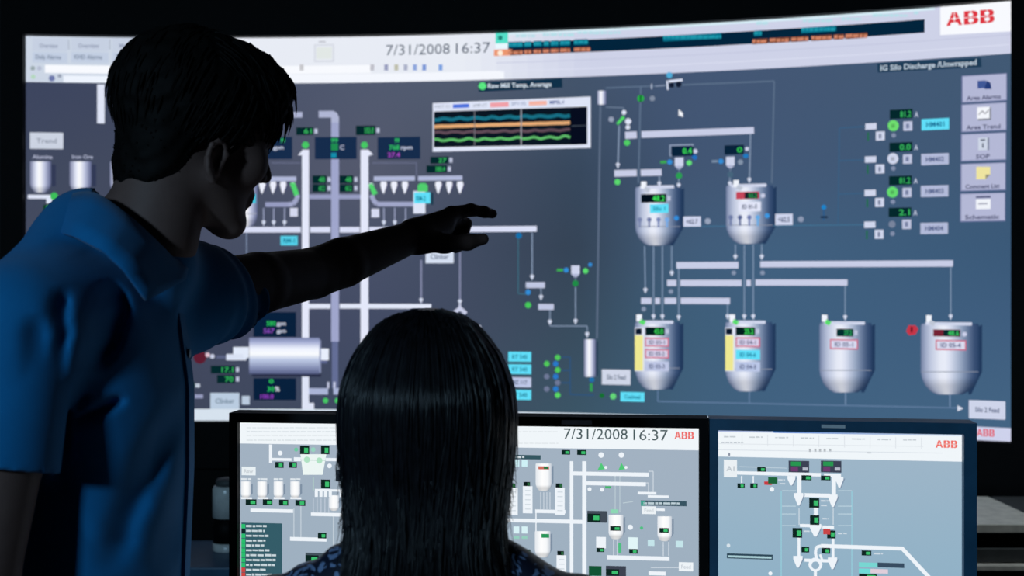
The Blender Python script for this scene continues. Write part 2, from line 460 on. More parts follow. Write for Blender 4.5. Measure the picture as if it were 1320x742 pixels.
for x0, x1, y in ((655,674,57.5),(676,685,57),(688,699,56.3),(701,708,56),(710,720,55.7),(722,735,55.2),(740,758,54.2),(855,930,48),(972,982,43),(1033,1078,38)):
    C.rect(x0, y-3.6, x1, y+3.6, (8,112,138), 3); C.scribble(x0, x1, y, 4.5, (30,150,170), 4)
for x0, x1, y in ((655,674,68),(676,686,67.2),(688,698,66.6),(700,708,66),(710,720,65.6),(722,735,65),(740,761,64),(970,990,53.5),(992,1018,52),(1020,1042,50.5),(1046,1072,49),(1075,1088,47.8),(1090,1118,46.4)):
    C.rect(x0, y-3.3, x1, y+3.3, (120,66,44), 3); C.scribble(x0, x1, y, 4.6, (206,132,104), 4)
for x0, x1, y in ((665,690,46.5),(700,740,45),(745,800,42.5),(975,990,30),(1035,1075,27),(1085,1110,24.5),(1125,1170,20),(1178,1184,17)):
    C.scribble(x0, x1, y, 4, (180,222,232), 3)
C.begin('logo_panel')
C.poly([(1212,45.5),(1303,40.5),(1303,1.2),(1212,8.2)], WHT, 2)
C.begin('logo_lettering'); C.logo(1220, 14.2, 1282, 31.5, (222,54,66), WHT, 4)
# --- titles
C.begin('title_label')
C.line([(617,112.5),(725,107)], 12, (16,48,72), 2); C.text(629, 711, 109.6, 6, 'Raw Mill Temp, Average', (206,220,232), bold=True)
C.disc(622, 111, 5, (90,230,130), 3)
C.begin('title_label')
C.line([(1131,87.5),(1265,80.5)], 12, (30,60,86), 2); C.text(1135, 1259, 84, 7, 'IG Silo Discharge /Unwrapped', (186,202,216), bold=True)
# --- trend window
C.begin('trend_window')
C.poly([(558,195.5),(761.5,190.5),(761.5,124.5),(558,133)], PALE, 2)
C.poly([(559.5,190),(757,186),(757,137.5),(559.5,144)], (10,22,34), 3)
C.poly([(735.5,186.6),(757,186),(757,137.5),(735.5,138.3)], (6,12,30), 4)
C.text(561, 580, 137.3, 4, 'HIST-01', (150,160,180), 4)
C.line([(584,137.2),(605,136.2)], 5, (70,110,220), 4); C.text(610, 628, 136, 4, 'AMP-CT', (140,150,170), 4)
C.line([(632,135.6),(656,134.5)], 6, (240,160,168), 4); C.text(660, 678, 133.5, 4, 'BPV-02', (120,136,180), 4)
C.line([(682,133.6),(705,132.6)], 5.5, (245,180,165), 4); C.text(709, 727, 131.8, 4.5, 'MPEL-I', (70,90,150), 4, True)
def wave(y0, y1, amp, w, cc, seed, lay=5):
    r = random.Random(seed); n = 46; pts = []
    for i in range(n + 1):
        t = i / n; pts.append((560 + 175*t, y0 + (y1-y0)*t + amp*math.sin(i*1.15+seed) + amp*.5*r.uniform(-1, 1)))
    C.line(pts, w, cc, lay)
C.begin('trend_line'); wave(154, 149, .9, 4.5, (24,112,134), 1)
C.begin('trend_line'); wave(163.3, 158.2, .1, 4.5, (226,170,118), 2)
C.begin('trend_line'); wave(171, 167.5, .8, 3.5, (98,76,88), 3)
C.begin('trend_line'); wave(181, 176.5, 1.3, 3.2, (96,190,108), 4)
C.begin('trend_cursor'); C.line([(612,142),(612,189)], 1, (120,120,130), 6); C.begin('trend_cursor'); C.line([(672,140),(672,188)], 1.6, (150,150,160), 6); C.begin('trend_cursor'); C.line([(737,162.5),(756,162)], 1, (70,80,95), 6)
# --- helpers for instrument pieces
def readout(x0, y0, x1, y1, txt=None, unit=True, cc=(54,176,92), bg=DGR):
    C.begin('digital_readout'); C.rect(x0, y0, x1, y1, bg, 4)
    xm = x0 + (x1-x0)*.45
    if txt: C.text(xm, x1-2, (y0+y1)/2, (y1-y0)*.62, txt, cc, 5, True)
    if unit: C.rect(x1+1.5, (y0+y1)/2-3, x1+5.5, (y0+y1)/2+3, (190,196,220), 4)
def button(x0, y0, x1, y1, txt, bg=(190,196,224), tc=(70,84,120), name='label_button', brd=None):
    C.begin(name)
    if brd: C.rect(x0, y0, x1, y1, brd, 5); C.rect(x0+1.6, y0+1.6, x1-1.6, y1-1.6, bg, 6)
    else: C.rect(x0, y0, x1, y1, bg, 6)
    th = min((y1-y0)*.42, 6.2); tw = min((x1-x0)*.66, len(txt)*th*.85); xm = (x0+x1)/2
    C.text(xm-tw/2, xm+tw/2, (y0+y1)/2, th, txt, tc, 7, True)
def pipe(*segs, name='pipe', c=PIP, layer=2):
    for (x0, y0, x1, y1) in segs: C.begin(name); C.rect(x0, y0, x1, y1, c, layer)
def dot(x, y, r, c, name='status_lamp', layer=4): C.begin(name); C.disc(x, y, r, c, layer)
def flow(pts, w=1.6, c=(128,146,172), arrow=True):
    C.begin('flow_line'); C.line(pts, w, c, 1)
    if arrow:
        x, y = pts[-1]; C.poly([(x-3, y-6), (x+3, y-6), (x, y)], (205,212,232), 2); C.disc(x, y-5, 2.4, (205,212,232), 2)
# --- left third
pipe((125.5,109,135,159), c=PALE)
button(39, 171, 82, 192, 'Trend', (204,211,226), (150,158,176))
SIL = [(0,(120,126,158)),(.28,(225,230,248)),(.45,(255,255,255)),(.7,(190,196,224)),(1,(92,100,138))]
for x0, x1, t_ in ((39,66,'Alumina'),(90,118,'Iron Ore'),(142,170,'Sand')):
    C.begin('silo_icon'); C.tank(x0, 208, x1, 248, SIL, .7, .5, rim=False); C.text(x0+3, x1+2, 202, 5, t_, (170,176,200), bold=True)
    C.rect(x1+.5, 212, x1+6, 240, (50,58,86), 1)
pipe((36,251,66,256),(60,256,68,262), c=PALE); pipe((90,250,122,254), c=PALE)
C.begin('feeder_lamp'); C.disc(70,253,5,(60,190,90),4); C.rect(56,264,80,273,(10,60,34),3); C.rect(60,265,78,271,(50,190,80),4); C.begin('feeder_lamp'); C.disc(121,252,4,(60,190,90),4)
C.begin('drop_symbol'); C.disc(72,290,6,PALE,3); C.rect(71,280,74,288,(160,168,196),3)
pipe((364,144.5,390,151.5), c=(176,182,212))
C.begin('bent_pipe'); C.rect(411,143,431,151.5,(176,182,212),2); C.poly([(427,158),(437,158),(437,151),(434.5,145.5),(429,143),(427,143)],(176,182,212),2); C.rect(427,158,437,440,(160,166,204),2); C.rect(428,440,436,500,(100,110,150),2)
readout(382,164,404,174,'61'); readout(459,162,484,174,'103.0')
dot(394,187,4.5,GRN); dot(470,187,4.5,GRN)
for x0, x1 in ((340,377),(406,460),(487,542)):
    C.begin('value_panel'); C.rect(x0,176.5,x1,205,(22,44,76),3)
    C.text(x0+22 if x0 != 406 else 427, x0+28 if x0 != 406 else 436, 181, 5.5, '99', (50,190,100), 5, True)
    if x0 == 487: C.text(502,515,190,6,'768',(50,190,100),5,True); C.text(517,532,190,5,'rpm',(190,198,220),5,True); C.text(500,516,199.5,5.5,'27.4',(160,70,190),5,True)
    elif x0 == 406: C.rect(427,185,436,194,(30,140,80),4); C.rect(427,197,434,203,(20,140,170),4); C.text(438,444,190,6,'C',(170,176,200),5,True)
    else: C.text(352,366,190,5,'gpm',(190,198,220),5,True)
C.begin('riser_pipe'); C.rect(389.5,193,398.5,436,(228,232,250),3); C.rect(389.5,483,398.5,527,(222,228,246),3); C.poly([(384,200),(391,193),(391,200)],(228,232,250),3); C.rect(389.5,519,405,527,(222,228,246),3)
C.begin('riser_pipe'); C.rect(465,193,475,470,(228,232,250),3); C.poly([(475,193),(481,199),(475,201)],(228,232,250),3)
flow([(350,210),(388,210)], 1, (110,116,146), False); flow([(480,210),(537,210),(537,228)], 1, (110,116,146), False)
pipe((338,227.5,382,233.5), c=(176,184,216)); pipe((482,227,535,233),(539,226.5,596,232.5), c=(176,184,216))
for x in (338,352,365,494.5,508,522,565,579,593):
    C.begin('cyclone_icon'); C.poly([(x-4,238),(x-1.5,247),(x,250),(x+1.5,247),(x+4.5,238),(x+3.5,234),(x-3,234)],(236,239,252),3); C.poly([(x+4,237),(x+2.5,247),(x+4,246),(x+7,236)],(70,72,110),2)
C.begin('damper_lamp'); C.poly([(374,236),(380,235),(386,250),(380,253)],(80,210,110),4); C.disc(378,238,3.5,PALE,4)
C.begin('damper_lamp'); C.poly([(475,238),(480,236),(487,249),(481,252)],(80,210,110),4); C.disc(478.5,239,3.5,PALE,4)
C.begin('separator_icon'); C.poly([(538.5,247),(538.5,239),(542,236),(548,236),(551.5,239),(551.5,247)],(80,205,110),4); C.rect(533,246,548.5,275,PALE,3); C.rect(534,248,555,262,CYN,5); C.text(537,549,255.5,6,'RM-2',(20,130,160),6,True); C.rect(555.5,248,559,264,(30,60,80),2)
for x0 in (403,437.5):
    readout(x0,226,x0+18,236.5,'48'); readout(x0,237.5,x0+18,247.5,'60.2')
readout(555,202,578,211,'27'); readout(550,213,576,222.5,'380.4')
pipe((399,250.5,427,256.5),(437,250.5,465,256.5), c=(150,156,192))
pipe((342,260.5,372,266.5), c=(150,156,192)); C.begin('bent_pipe'); C.line([(370,263.5),(378,263),(383,256),(384,251)],6,(160,166,200),2)
C.begin('bent_pipe'); C.line([(479,251),(481,257),(486,263),(535,263)],6,(160,166,200),2)
for x in (340,353,367,495,509,523): flow([(x,268),(x,291)], 1.6, (150,158,188))
C.begin('check_box'); C.rect(374,268,384,279,(214,218,240),3)
C.begin('check_box'); C.rect(479,269,489,280,(214,218,240),3)
pipe((300,292.5,388,299.5),(400,292.5,426,299.5),(438,292.5,464,299.5),(476,292,692,299), c=(218,223,246))
button(362,304,384,316,'RM-1', (84,206,232),(20,120,150))
C.begin('mill_icon'); C.tank(306,236,332,292,SIL,.7,.4); C.rect(318,250,330,262,(60,200,225),5); C.line([(318,292),(318,340)],1.5,(120,136,164),1)
C.begin('value_panel'); C.rect(327,402,382,434,(8,32,60),3); C.text(344,356,416.5,6,'580',(40,190,90),5,True); C.text(357,369,416.5,5,'gpm',(200,206,225),5,True); C.text(340,354,426,6,'567',(130,70,180),5,True); C.text(357,369,426,5,'gpm',(200,206,225),5,True)
C.begin('value_panel'); C.rect(327,487,382,515.5,(8,32,60),3); C.text(347,353,491,5.5,'0',(40,190,90),5,True); C.text(345,354,501,6,'30',(40,190,90),5,True); C.text(355,361,501,6,'%',(210,216,230),5,True); C.text(336,353,510.5,5.5,'100.0',(140,60,190),5,True)
C.begin('mill_drum_icon')
dr = [(435,(120,130,170)),(441,(168,176,214)),(449,(238,242,255)),(456,(250,252,255)),(463,(190,202,230)),(474,(130,140,178)),(482,(78,86,124))]
for (ya, ca), (yb, cb) in zip(dr, dr[1:]): C.rect(321.5, ya, 412, yb, ca, 4, cb)
C.rect(412,438,414,480,(140,150,186),4); C.rect(325,482,414,485,(36,42,66),3)
C.begin('mill_flange_icon'); C.rect(414,449,424,464,(232,238,252),4); C.rect(414,464,422,468,(90,100,140),3); C.begin('mill_flange_icon'); C.rect(301,447,321,461,(226,234,250),4); C.rect(292,456,318,464,(218,226,244),4)
C.begin('motor_icon'); C.disc(258,460,8.5,(92,28,48),4); C.disc(268,457,3,(220,190,205),5); C.disc(274,459,3,(200,206,228),5); C.rect(279,458,293,462,(90,98,130),3)
readout(272,471,303,481,'17.1'); readout(280,483,303,493.5,'70',True)
button(271.5,506,309,526.5,'Clinker', (186,204,224),(120,140,160)); C.begin('check_box'); C.rect(312,510,322,521,(186,202,222),3)
C.begin('unit_text'); C.rect(252,494,258,499,(190,200,215),3); C.rect(251,508,262,513,(150,156,190),3); C.rect(245,492,251,500,(6,50,44),3)
pipe((390,391.5,426,397.5),(438,391.5,556,397.5), c=(226,232,248))
pipe((398,500,423,508),(430,500,446,508), c=(170,180,214)); dot(420,516,3.4,GRN); dot(435,516,3.4,GRN)
C.begin('nozzle_icon'); C.rect(422,492,424.5,500,LIL,3); C.rect(430,492,432.5,500,LIL,3)
button(549,322,585,339,'Clinker', (214,224,242),(120,132,156))
flow([(543,335),(543,391)], 2.4, (128,134,164)); flow([(593,325),(593,393)], 2.4, (128,134,164))
C.begin('splitter_icon'); C.line([(593,392),(593,399)],3,LIL,2); C.line([(593,397),(586,403)],5,LIL,2); C.line([(593,397),(601,404)],5,LIL,2); C.rect(606,419,620,426,(200,206,228),2)
# --- middle
flow([(668,304),(668,378),(678,379)], 1.2, (60,110,130), False); dot(669,303.5,4,(20,110,170))
flow([(686,300),(686,361)], 1.8); pipe((678,363.5,702.5,371)); dot(681,376.5,3.5,BLU); dot(681,393,4,(70,200,90))
flow([(697.5,371),(697.5,387)], 1.4); pipe((694,391.5,714,399)); flow([(709,399),(709,419)], 1.4); flow([(709,420),(757,420),(757,435)], 1.4)
def valve(x, y, left, lc, right, up, low, lowc):
    C.begin('valve_icon'); C.rect(x-5.5, y-6, x+5.5, y+5, (206,212,236), 4); C.poly([(x-5.5,y+5),(x+5.5,y+5),(x+2,y+9),(x-2,y+9)],(170,178,208),4)
    C.disc(x-12, y, 3.3, BLU, 4); C.rect(x-24, y-1.6, x-16, y+1.6, lc, 4); C.disc(x+13, y+1, 3.5, right, 4); C.disc(x+19, y-7, 2.6, up, 4)
    C.disc(x, y+low, 4, lowc, 4); C.line([(x, y+9), (x, y+low-3)], 1.4, LIN, 3)
valve(742, 348, 717, (60,170,80), (90,220,110), BLU, 17, (30,140,70)); flow([(742,370),(742,418)], 1.6)
C.begin('column_tank_icon'); C.tank(753, 437, 768, 484, SIL, .95, .9, rim=False); C.rect(768.5,440,771,484,(40,60,84),1)
dot(763,489,3.5,(30,110,170)); C.begin('status_lamp'); C.rect(760.5,494,764,504,(50,160,80),4)
dot(776,509.5,3.2,(20,110,50)); dot(790.5,510.5,4,(100,215,120)); button(800,505,831,517,'Coalmeal', CYN,(40,130,160))
button(776,476,813,495.5,'Silo 2 Feed', (208,214,232),(110,122,146))
for y, cc, tc, tx in ((459.5,CYN,(40,130,160),'RT 540'),(475.5,CYN,(40,130,160),'RT 540'),(492.3,(190,200,230),(90,104,140),'MZ 117'),(508.5,CYN,(40,130,160),'FT 540')):
    button(655.5, y-6.3, 685, y+6.3, tx, cc, tc)
for x, y, cc in ((719,460.5,(80,200,90)),(705,468.5,(80,200,90)),(719,476.5,(80,200,90)),(719,509,(90,215,100)),(716.5,468.5,(40,120,200)),(716.5,485,(40,120,200)),(716.5,501,(40,120,200)),(705,485,(110,120,150)),(719,493,(110,120,150)),(705,501,(110,120,150))):
    dot(x, y, 3.6, cc)
C.begin('flow_line')
for y in (460,477,493): C.line([(724,y),(735,y)],1.4,(44,84,128),1)
C.line([(735,460),(735,508),(766,509)],1.4,(44,84,128),1)
# --- right half, upper
C.begin('flow_line'); C.line([(774,135),(769.5,436)],2.4,(92,108,132),1)
C.begin('flow_line'); C.line([(781,113.5),(998,104.5),(995,236)],1.8,(92,112,138),1)
C.begin('flow_line'); C.line([(826,112.5),(823,236)],2.0,(92,112,138),1)
C.begin('cap_tank_icon'); C.tank(770,117,781.5,135,SIL,.9,.85,rim=False)
C.begin('pump_icon'); C.disc(863,97,4,(80,170,215),4); C.line([(860,104),(861,116)],2,PALE,4); C.line([(862,105),(880,103)],3,PALE,4); C.disc(866,110,3.4,(16,26,48),5); C.disc(875,109,3.8,(16,26,48),5)
C.begin('flow_line'); C.line([(840,108),(840,115)],1.6,(170,180,200),2); C.line([(845,111),(858,110)],1.5,(130,145,170),2)
dot(826,127,4.5,(40,170,70)); C.begin('flow_line'); C.line([(826,122),(826,132)],1.6,(10,70,40),5); dot(841,127,3.5,(128,140,160))
C.begin('mouse_pointer'); C.poly([(875,141),(875,150),(877.5,148.5),(879,151),(881,150),(879.5,147.5),(881.5,147)],WHT,6)
flow([(781,138),(804,139),(804,146)], 1.3, (110,128,152), False)
C.begin('gate_icon'); C.poly([(794.5,159),(797,161),(806,152),(803,149)],(80,215,100),4); C.disc(804.5,145,3,PALE,4); C.disc(810,156.5,4,PALE,4); C.disc(809.5,164,3,PALE,4); C.disc(788,154,3.6,(150,160,182),4)
flow([(798,162),(796.5,217)], 2)
C.begin('conveyor_bar'); C.line([(806,174.5),(821,173.8)],9,LIL,3)
C.begin('conveyor_bar'); C.line([(827,173.4),(972,168)],8.6,LIL,3)
C.begin('conveyor_bar'); C.line([(792,223.5),(821,222.8)],8.4,LIL,3)
C.begin('conveyor_bar'); C.line([(826,222.7),(853,222)],8.4,LIL,3)
dot(808.5,184,4,(80,205,100)); dot(796,234.5,4,(90,215,110)); flow([(967.5,172),(966,236)], 1.8); flow([(850,227),(850,241)],1.8)
C.begin('digital_readout'); C.frame(863,186,894,201,1.6,(150,164,190),3); C.rect(866,189,894,201,DKN,4); C.text(880,892,194.5,7,'0.4',(60,220,90),5,True); C.disc(896.5,195,3,LIL,4); C.disc(896,203,3,(30,110,190),4)
C.begin('digital_readout'); C.rect(934,187,959,199,DKN,4); C.text(950,957,193,7,'0',(50,190,80),5,True); C.disc(963,192,2.6,LIL,4); C.disc(962,201,3,(30,120,190),4)
valve(875.5, 209, 850, (60,170,80), (100,225,120), (30,110,190), 17.5, (40,160,80)); flow([(875,230),(875,243)],1.6)
valve(941.5, 208, 918, (120,140,165), (130,146,168), (30,120,190), 17, (70,100,124)); flow([(941,228),(941,241)],1.6)
TNK = [(0,(112,126,160)),(.12,(180,190,216)),(.38,(240,243,253)),(.5,(216,222,240)),(.7,(146,162,190)),(.9,(62,84,120)),(1,(40,64,100))]
def tank(x0, y0, x1, y1):
    C.begin('tank_icon'); C.tank(x0, y0, x1, y1, TNK)
    C.rect(x0+6, y0-2, x1-9, y0+2, (208,214,236), 2)
    C.poly([(x1-1,y0+4),(x1+4,y0+1),(x1+4,y0+(y1-y0)*.68),(x1-10,y1),(x1-14,y1)],(34,58,92),1)
tank(819,241,878,316); tank(936,239,997,314)
def topper(x, y, g):
    C.begin('level_probe_icon'); C.rect(x-3.5, y-5, x+3.5, y+4, (240,244,252), 4)
    C.poly([(x+2,y+1),(x+9,y+4),(x+6,y+9),(x,y+6)], (90,220,110) if g else (190,198,214), 5)
topper(830,239,False); topper(949,237,False)
readout(826.5,250,859,261,'48.2',True,(60,220,90),(2,14,26)); button(838,263,862,274.5,'Silo 1', CYN,(30,140,170))
C.begin('digital_readout'); C.rect(949,247,979,256.5,(196,70,90),4); C.rect(960,248,977,256,(20,36,44),5); C.text(965,976,252,6,'50.2',(40,150,80),6,True); C.disc(983.5,252,3,LIL,4)
button(952,260,981,272.5,'ID 01-5', (226,230,248),(60,70,110))
C.begin('valve_row_icon')
for x, cc in ((825,(120,132,172)),(837,(110,122,166)),(849,(120,136,184)),(860,(120,170,230))): C.disc(x,283,3,cc,4); C.line([(x,285),(x,293)],2.4,cc,4)
C.disc(872,281,3.2,(50,140,220),4)
C.begin('valve_row_icon')
for x, cc in ((942,(110,124,166)),(954,(90,104,150)),(966,(110,124,176)),(977,(100,170,230))): C.disc(x,280,3,cc,4); C.line([(x,282),(x,291)],2.4,cc,4)
C.disc(989,278,3.2,(60,150,225),4)
button(881,279,903.5,292,'<62.7', (206,212,236),(70,84,120)); dot(912.5,285,4,(150,162,186))
button(999.5,275.5,1022,290,'<62.5', (206,212,236),(70,84,120)); dot(1032.5,282.5,3.8,(140,152,178))
C.begin('flow_line'); C.line([(880,292),(1114,289.5)],1.3,(64,112,146),1)
C.begin('indicator_icon'); C.disc(1062,267,3.2,(30,130,200),4); C.rect(1058,278.5,1067,281,(24,44,70),4); C.line([(1062,270),(1062,284)],1.6,(40,90,140),3)
C.begin('flow_line'); C.line([(1114,163),(1082,165),(1080.5,290)],1.4,(56,96,132),1)
C.begin('flow_line'); C.line([(1081,207),(1116,206)],1.4,(56,96,132),1); C.line([(1081,250),(1116,249)],1.4,(56,96,132),1)
for i, (yb, cc, txt, bt) in enumerate(((162.5,(110,220,110),'81.2','HM401'),(205,(206,212,234),'0.0','HM402'),(248,(100,218,110),'81.2','HM403'),(289,(120,132,156),'2.1','HM404'))):
    dx = -1.5 * i / 3
    C.begin('motor_switch_icon'); C.rect(1115.5+dx, yb-3.5, 1130+dx, yb+4.5, (208,214,236), 4); C.rect(1129+dx, yb+7, 1140.5+dx, yb+18.5, (206,212,234), 4); C.rect(1133+dx, yb+10, 1136+dx, yb+16, (120,130,160), 5)
    C.rect(1118+dx, yb+8, 1120+dx, yb+19, (30,110,70), 4)
    dot(1151.5+dx, yb-.5 if i < 3 else yb, 7.2 if i < 3 else 4.5, cc, 'motor_lamp')
    if i < 3: C.rect(1149+dx, yb-2.5, 1153.5+dx, yb+2, tuple(v*.82 for v in cc), 5)
    C.begin('motor_switch_icon'); C.rect(1164.5+dx, yb-6, 1176+dx, yb+6, (190,196,222), 4); C.rect(1168+dx, yb-3, 1172+dx, yb+3, (120,130,164), 5); C.disc(1152+dx, yb+12, 3, (130,142,170), 4)
    readout(1147+dx, yb-21.5, 1176.5+dx, yb-9.5, txt, False); C.text(1179+dx, 1184+dx, yb-15, 6.5, 'A', (190,198,220), 5, True)
    y = (160, 205, 246, 294)[i]
    button(1188+dx, y-7, 1223.5+dx, y+7.5, bt, CYN if i == 0 else (178,186,216), (20,110,150) if i == 0 else (84,98,140), 'command_button')
# side menu
for i, (ya, yb, t_) in enumerate(((96,131.5,'Area Alarms'),(133,169.5,'Area Trend'),(171.5,207.5,'SOP'),(210,246,'Comment List'),(248.5,285.5,'Schematic'))):
    C.begin('menu_button'); dx = -0.5 * i
    C.rect(1239.5+dx, ya, 1298+dx, yb, (120,128,168), 2); C.rect(1241+dx, ya+1, 1297+dx, yb-1.5, (180,184,214), 3)
    w = 22 if i != 2 else 9
    C.text(1268+dx-w, 1268+dx+w, yb-6, 5.5, t_, (84,88,120), 4, True)
    xc, yc = 1269+dx, ya+13
    if i == 0: C.rect(xc-9, yc-5, xc+2, yc+5, (64,88,150), 4); C.poly([(xc,yc+6),(xc+9,yc+6),(xc+8,yc-2),(xc+3,yc-5)],(36,60,120),5)
    if i == 1: C.rect(xc-8, yc-7, xc+9, yc+9, (120,124,140), 4); C.rect(xc-9, yc-8, xc+7, yc+7, (244,246,252), 5); C.line([(xc-7,yc+2),(xc-2,yc-3),(xc+1,yc+1),(xc+6,yc-4)],1.4,(150,150,160),6)
    if i == 2: C.rect(xc-7, yc-7, xc+7, yc+9, (206,214,230), 4); C.rect(xc-4, yc-5, xc+2, yc-3, (70,80,100), 5); C.rect(xc-2, yc, xc, yc+6, (90,100,120), 5); C.rect(xc+5, yc-7, xc+7, yc+9, (120,130,150), 5)
    if i == 3: C.poly([(xc-9,yc+8),(xc+3,yc+8),(xc+9,yc+2),(xc+9,yc-8),(xc-9,yc-8)],(238,228,160),4); C.poly([(xc+3,yc+8),(xc+9,yc+2),(xc+3,yc+2)],(150,146,120),5)
    if i == 4: C.rect(xc-9, yc-9, xc+10, yc-6.5, (90,96,130), 4); C.rect(xc-9, yc-5, xc+10, yc+8, (240,243,250), 4); C.rect(xc-6, yc, xc+6, yc+2, (170,172,190), 5)
# --- right half, lower
for pts in ([(831,317),(832,378)],[(842.5,317),(842.5,412)],[(854,317),(854,412)],[(866,317),(866,356)],[(875,346),(875,413)],[(948,315),(948,335)],[(959.5,315),(959.5,412)],[(971,315),(971,412)],[(982,315),(982,335)],[(938,391),(938,412)],[(1089.5,368),(1089.5,413)],[(1225.5,344),(1225.5,412)]):
    flow(pts, 1.7, (120,142,170))
pipe((872,337.5,952,346), name='conveyor_bar', c=LIL); pipe((980,336,1228.5,344), name='conveyor_bar', c=LIL)
pipe((860,360.5,872,368.5),(877,360.5,956,368.5),(962,360.5,968,368.5),(974,360,1092.5,368), name='conveyor_bar', c=LIL)
pipe((826.5,383.5,840,391.5),(844.5,383.5,851,391.5),(856.5,383.5,872,391.5),(877.5,383.5,941,391.5), name='conveyor_bar', c=LIL)
for x, y in ((946,351.5),(983,351.5),(865,375.5),(830,398)): dot(x, y, 3, (134,148,174))
tank(818.5,415,877,502); tank(935,415,996,504); tank(1056.5,416,1124,505.5); tank(1187,417,1262,508)
topper(824,410,True); topper(944,410,True); topper(1063,410.5,True); topper(1197.5,411,False)
for x0, val in ((818.5,'43.0'),(935,'25.2')):
    C.begin('level_gauge_icon'); C.rect(x0,422,x0+12,478,(226,230,244),4); C.rect(x0+.8,423,x0+9,431,(8,24,44),5); C.rect(x0,432,x0+10.5,477,(238,232,146),5)
    readout(x0+13.5,421.5,x0+38.5,432,val,True,(60,215,90),(2,30,30))
RED=(206,96,124)
button(831.5,435,862.5,446.5,'ID 03-1', (214,208,232),(100,104,140), brd=RED); button(831.5,449.5,862.5,461.5,'ID 03-2', (214,208,232),(100,104,140), brd=RED); button(831.5,465.5,862.5,478,'ID 03-3', (190,198,228),(90,100,140))
button(948.5,434.5,980,447,'ID 04-1', (216,208,234),(100,104,140), brd=RED); button(948.5,450.5,980,463,'ID 04-6', CYN,(30,130,165)); button(948.5,466,980,478.5,'ID 04-3', (186,198,230),(90,100,140))
readout(1078.5,423.5,1100,433.5,'27.2',True,(50,180,100),(2,46,46)); button(1070,437,1106,450,'ID 05-1', (214,216,238),(110,114,150), brd=RED)
C.begin('digital_readout'); C.rect(1203,424.5,1238,433.5,(116,34,52),4); C.rect(1216,425,1237,433,(8,40,44),5); C.text(1222,1236,429,6,'48.6',(60,200,100),6,True); C.disc(1243.5,430.5,3,LIL,4)
button(1206,438,1245.5,451,'ID 05-4', (216,218,238),(90,96,140), brd=RED)
C.begin('alarm_lamp'); C.poly([(1168,427),(1172,432),(1180,431),(1184,424),(1180,419),(1171,419)],(196,54,72),4); C.rect(1174,421,1176.5,428,(90,20,36),5)
C.begin('flow_line'); C.line([(848,503),(848,517),(1240,525.5)],1.6,(96,124,158),1); C.line([(966,504),(966,519)],1.8,(96,124,158),1); C.line([(1090,506),(1090,521.5)],1.8,(110,136,168),1); C.line([(1224.5,508),(1224.5,524)],1.8,(110,136,168),1); C.poly([(1234,522),(1234,530),(1242,526)],(214,220,236),2)
button(1249,516,1296,539.5,'Silo 2 Feed', (206,212,234),(96,108,140))
# footer bar
C.begin('footer_bar'); strip(528, 543.2, XL, XR, (214,226,238), 1); strip(528, 543.2, 1000, XR, (206,210,236), 2)
C.begin('footer_logo'); C.logo(1259, 552.5, 1282, 562, (226,84,100), (206,210,236), 4)
C.end()
# ------------------------------------------------------------------ desk
DESK_Z = 0.70
t = empty('control_desk', (0.55, 1.75, 0), 'dark control desk carrying the two monitors', 'desk')
MB().box((-0.36, 1.40, DESK_Z - 0.03), (1.45, 2.15, DESK_Z), bev=0.004).build('desktop', M_desk, t, t.location)
for x in (-0.30, 1.36):
    MB().box((x, 1.50, 0.0), (x + 0.04, 2.10, DESK_Z - 0.03)).build('side_panel', M_dgrey, t, t.location)
MB().box((-0.26, 2.05, 0.25), (1.36, 2.07, DESK_Z - 0.03)).build('modesty_panel', M_dgrey, t, t.location)

# ------------------------------------------------------------------ monitors
def monitor(A, B, height, bez, label, frame_mat, stand_mat, plate):
    fs = FlatScreen(A, B); w = (fs.B - fs.A).length
    A = fs.A
    M = Matrix((( fs.e.x, -fs.n.x, 0, A.x), (fs.e.y, -fs.n.y, 0, A.y), (0, 0, 1, A.z), (0, 0, 0, 1)))
    l, r, tp, bt = bez
    base = M @ Vector((w / 2, 0.10, 0)); base.z = DESK_Z
    root = empty('monitor', base, label, 'monitor'); og = root.location.copy()
    fr = MB()
    fr.box((-l, -0.012, 0), (w + r, 0.03, tp), M); fr.box((-l, -0.012, -height - bt), (w + r, 0.03, -height), M)
    fr.box((-l, -0.012, -height), (0, 0.03, 0), M); fr.box((w, -0.012, -height), (w + r, 0.03, 0), M)
    fr.build('bezel', frame_mat, root, og)
    MB().box((-l + 0.004, 0.03, -height - bt + 0.004), (w + r - 0.004, 0.055, tp - 0.004), M, 0.004).box((w*.2, 0.055, -height*.8), (w*.8, 0.085, -height*.2), M, 0.006).build('back_cover', stand_mat, root, og)
    zb = DESK_Z - A.z
    MB().box((w/2 - 0.04, 0.085, zb + 0.02), (w/2 + 0.04, 0.11, -height * .4), M, 0.004).build('stand_neck', stand_mat, root, og)
    MB().box((w/2 - 0.13, -0.02, zb), (w/2 + 0.13, 0.20, zb + 0.02), M, 0.006).build('stand_base', stand_mat, root, og)
    x0, x1, pz, ph = plate
    MB().box((x0, -0.0135, pz), (x1, -0.012, pz + ph), M).build('maker_plate', M_label, root, og)
    return root, og, fs, M, w
WH=(240,246,250); GB=(160,175,191); PW=(238,244,250); TG=(26,60,48); GT=(60,190,110); MTEAL=(52,92,104)

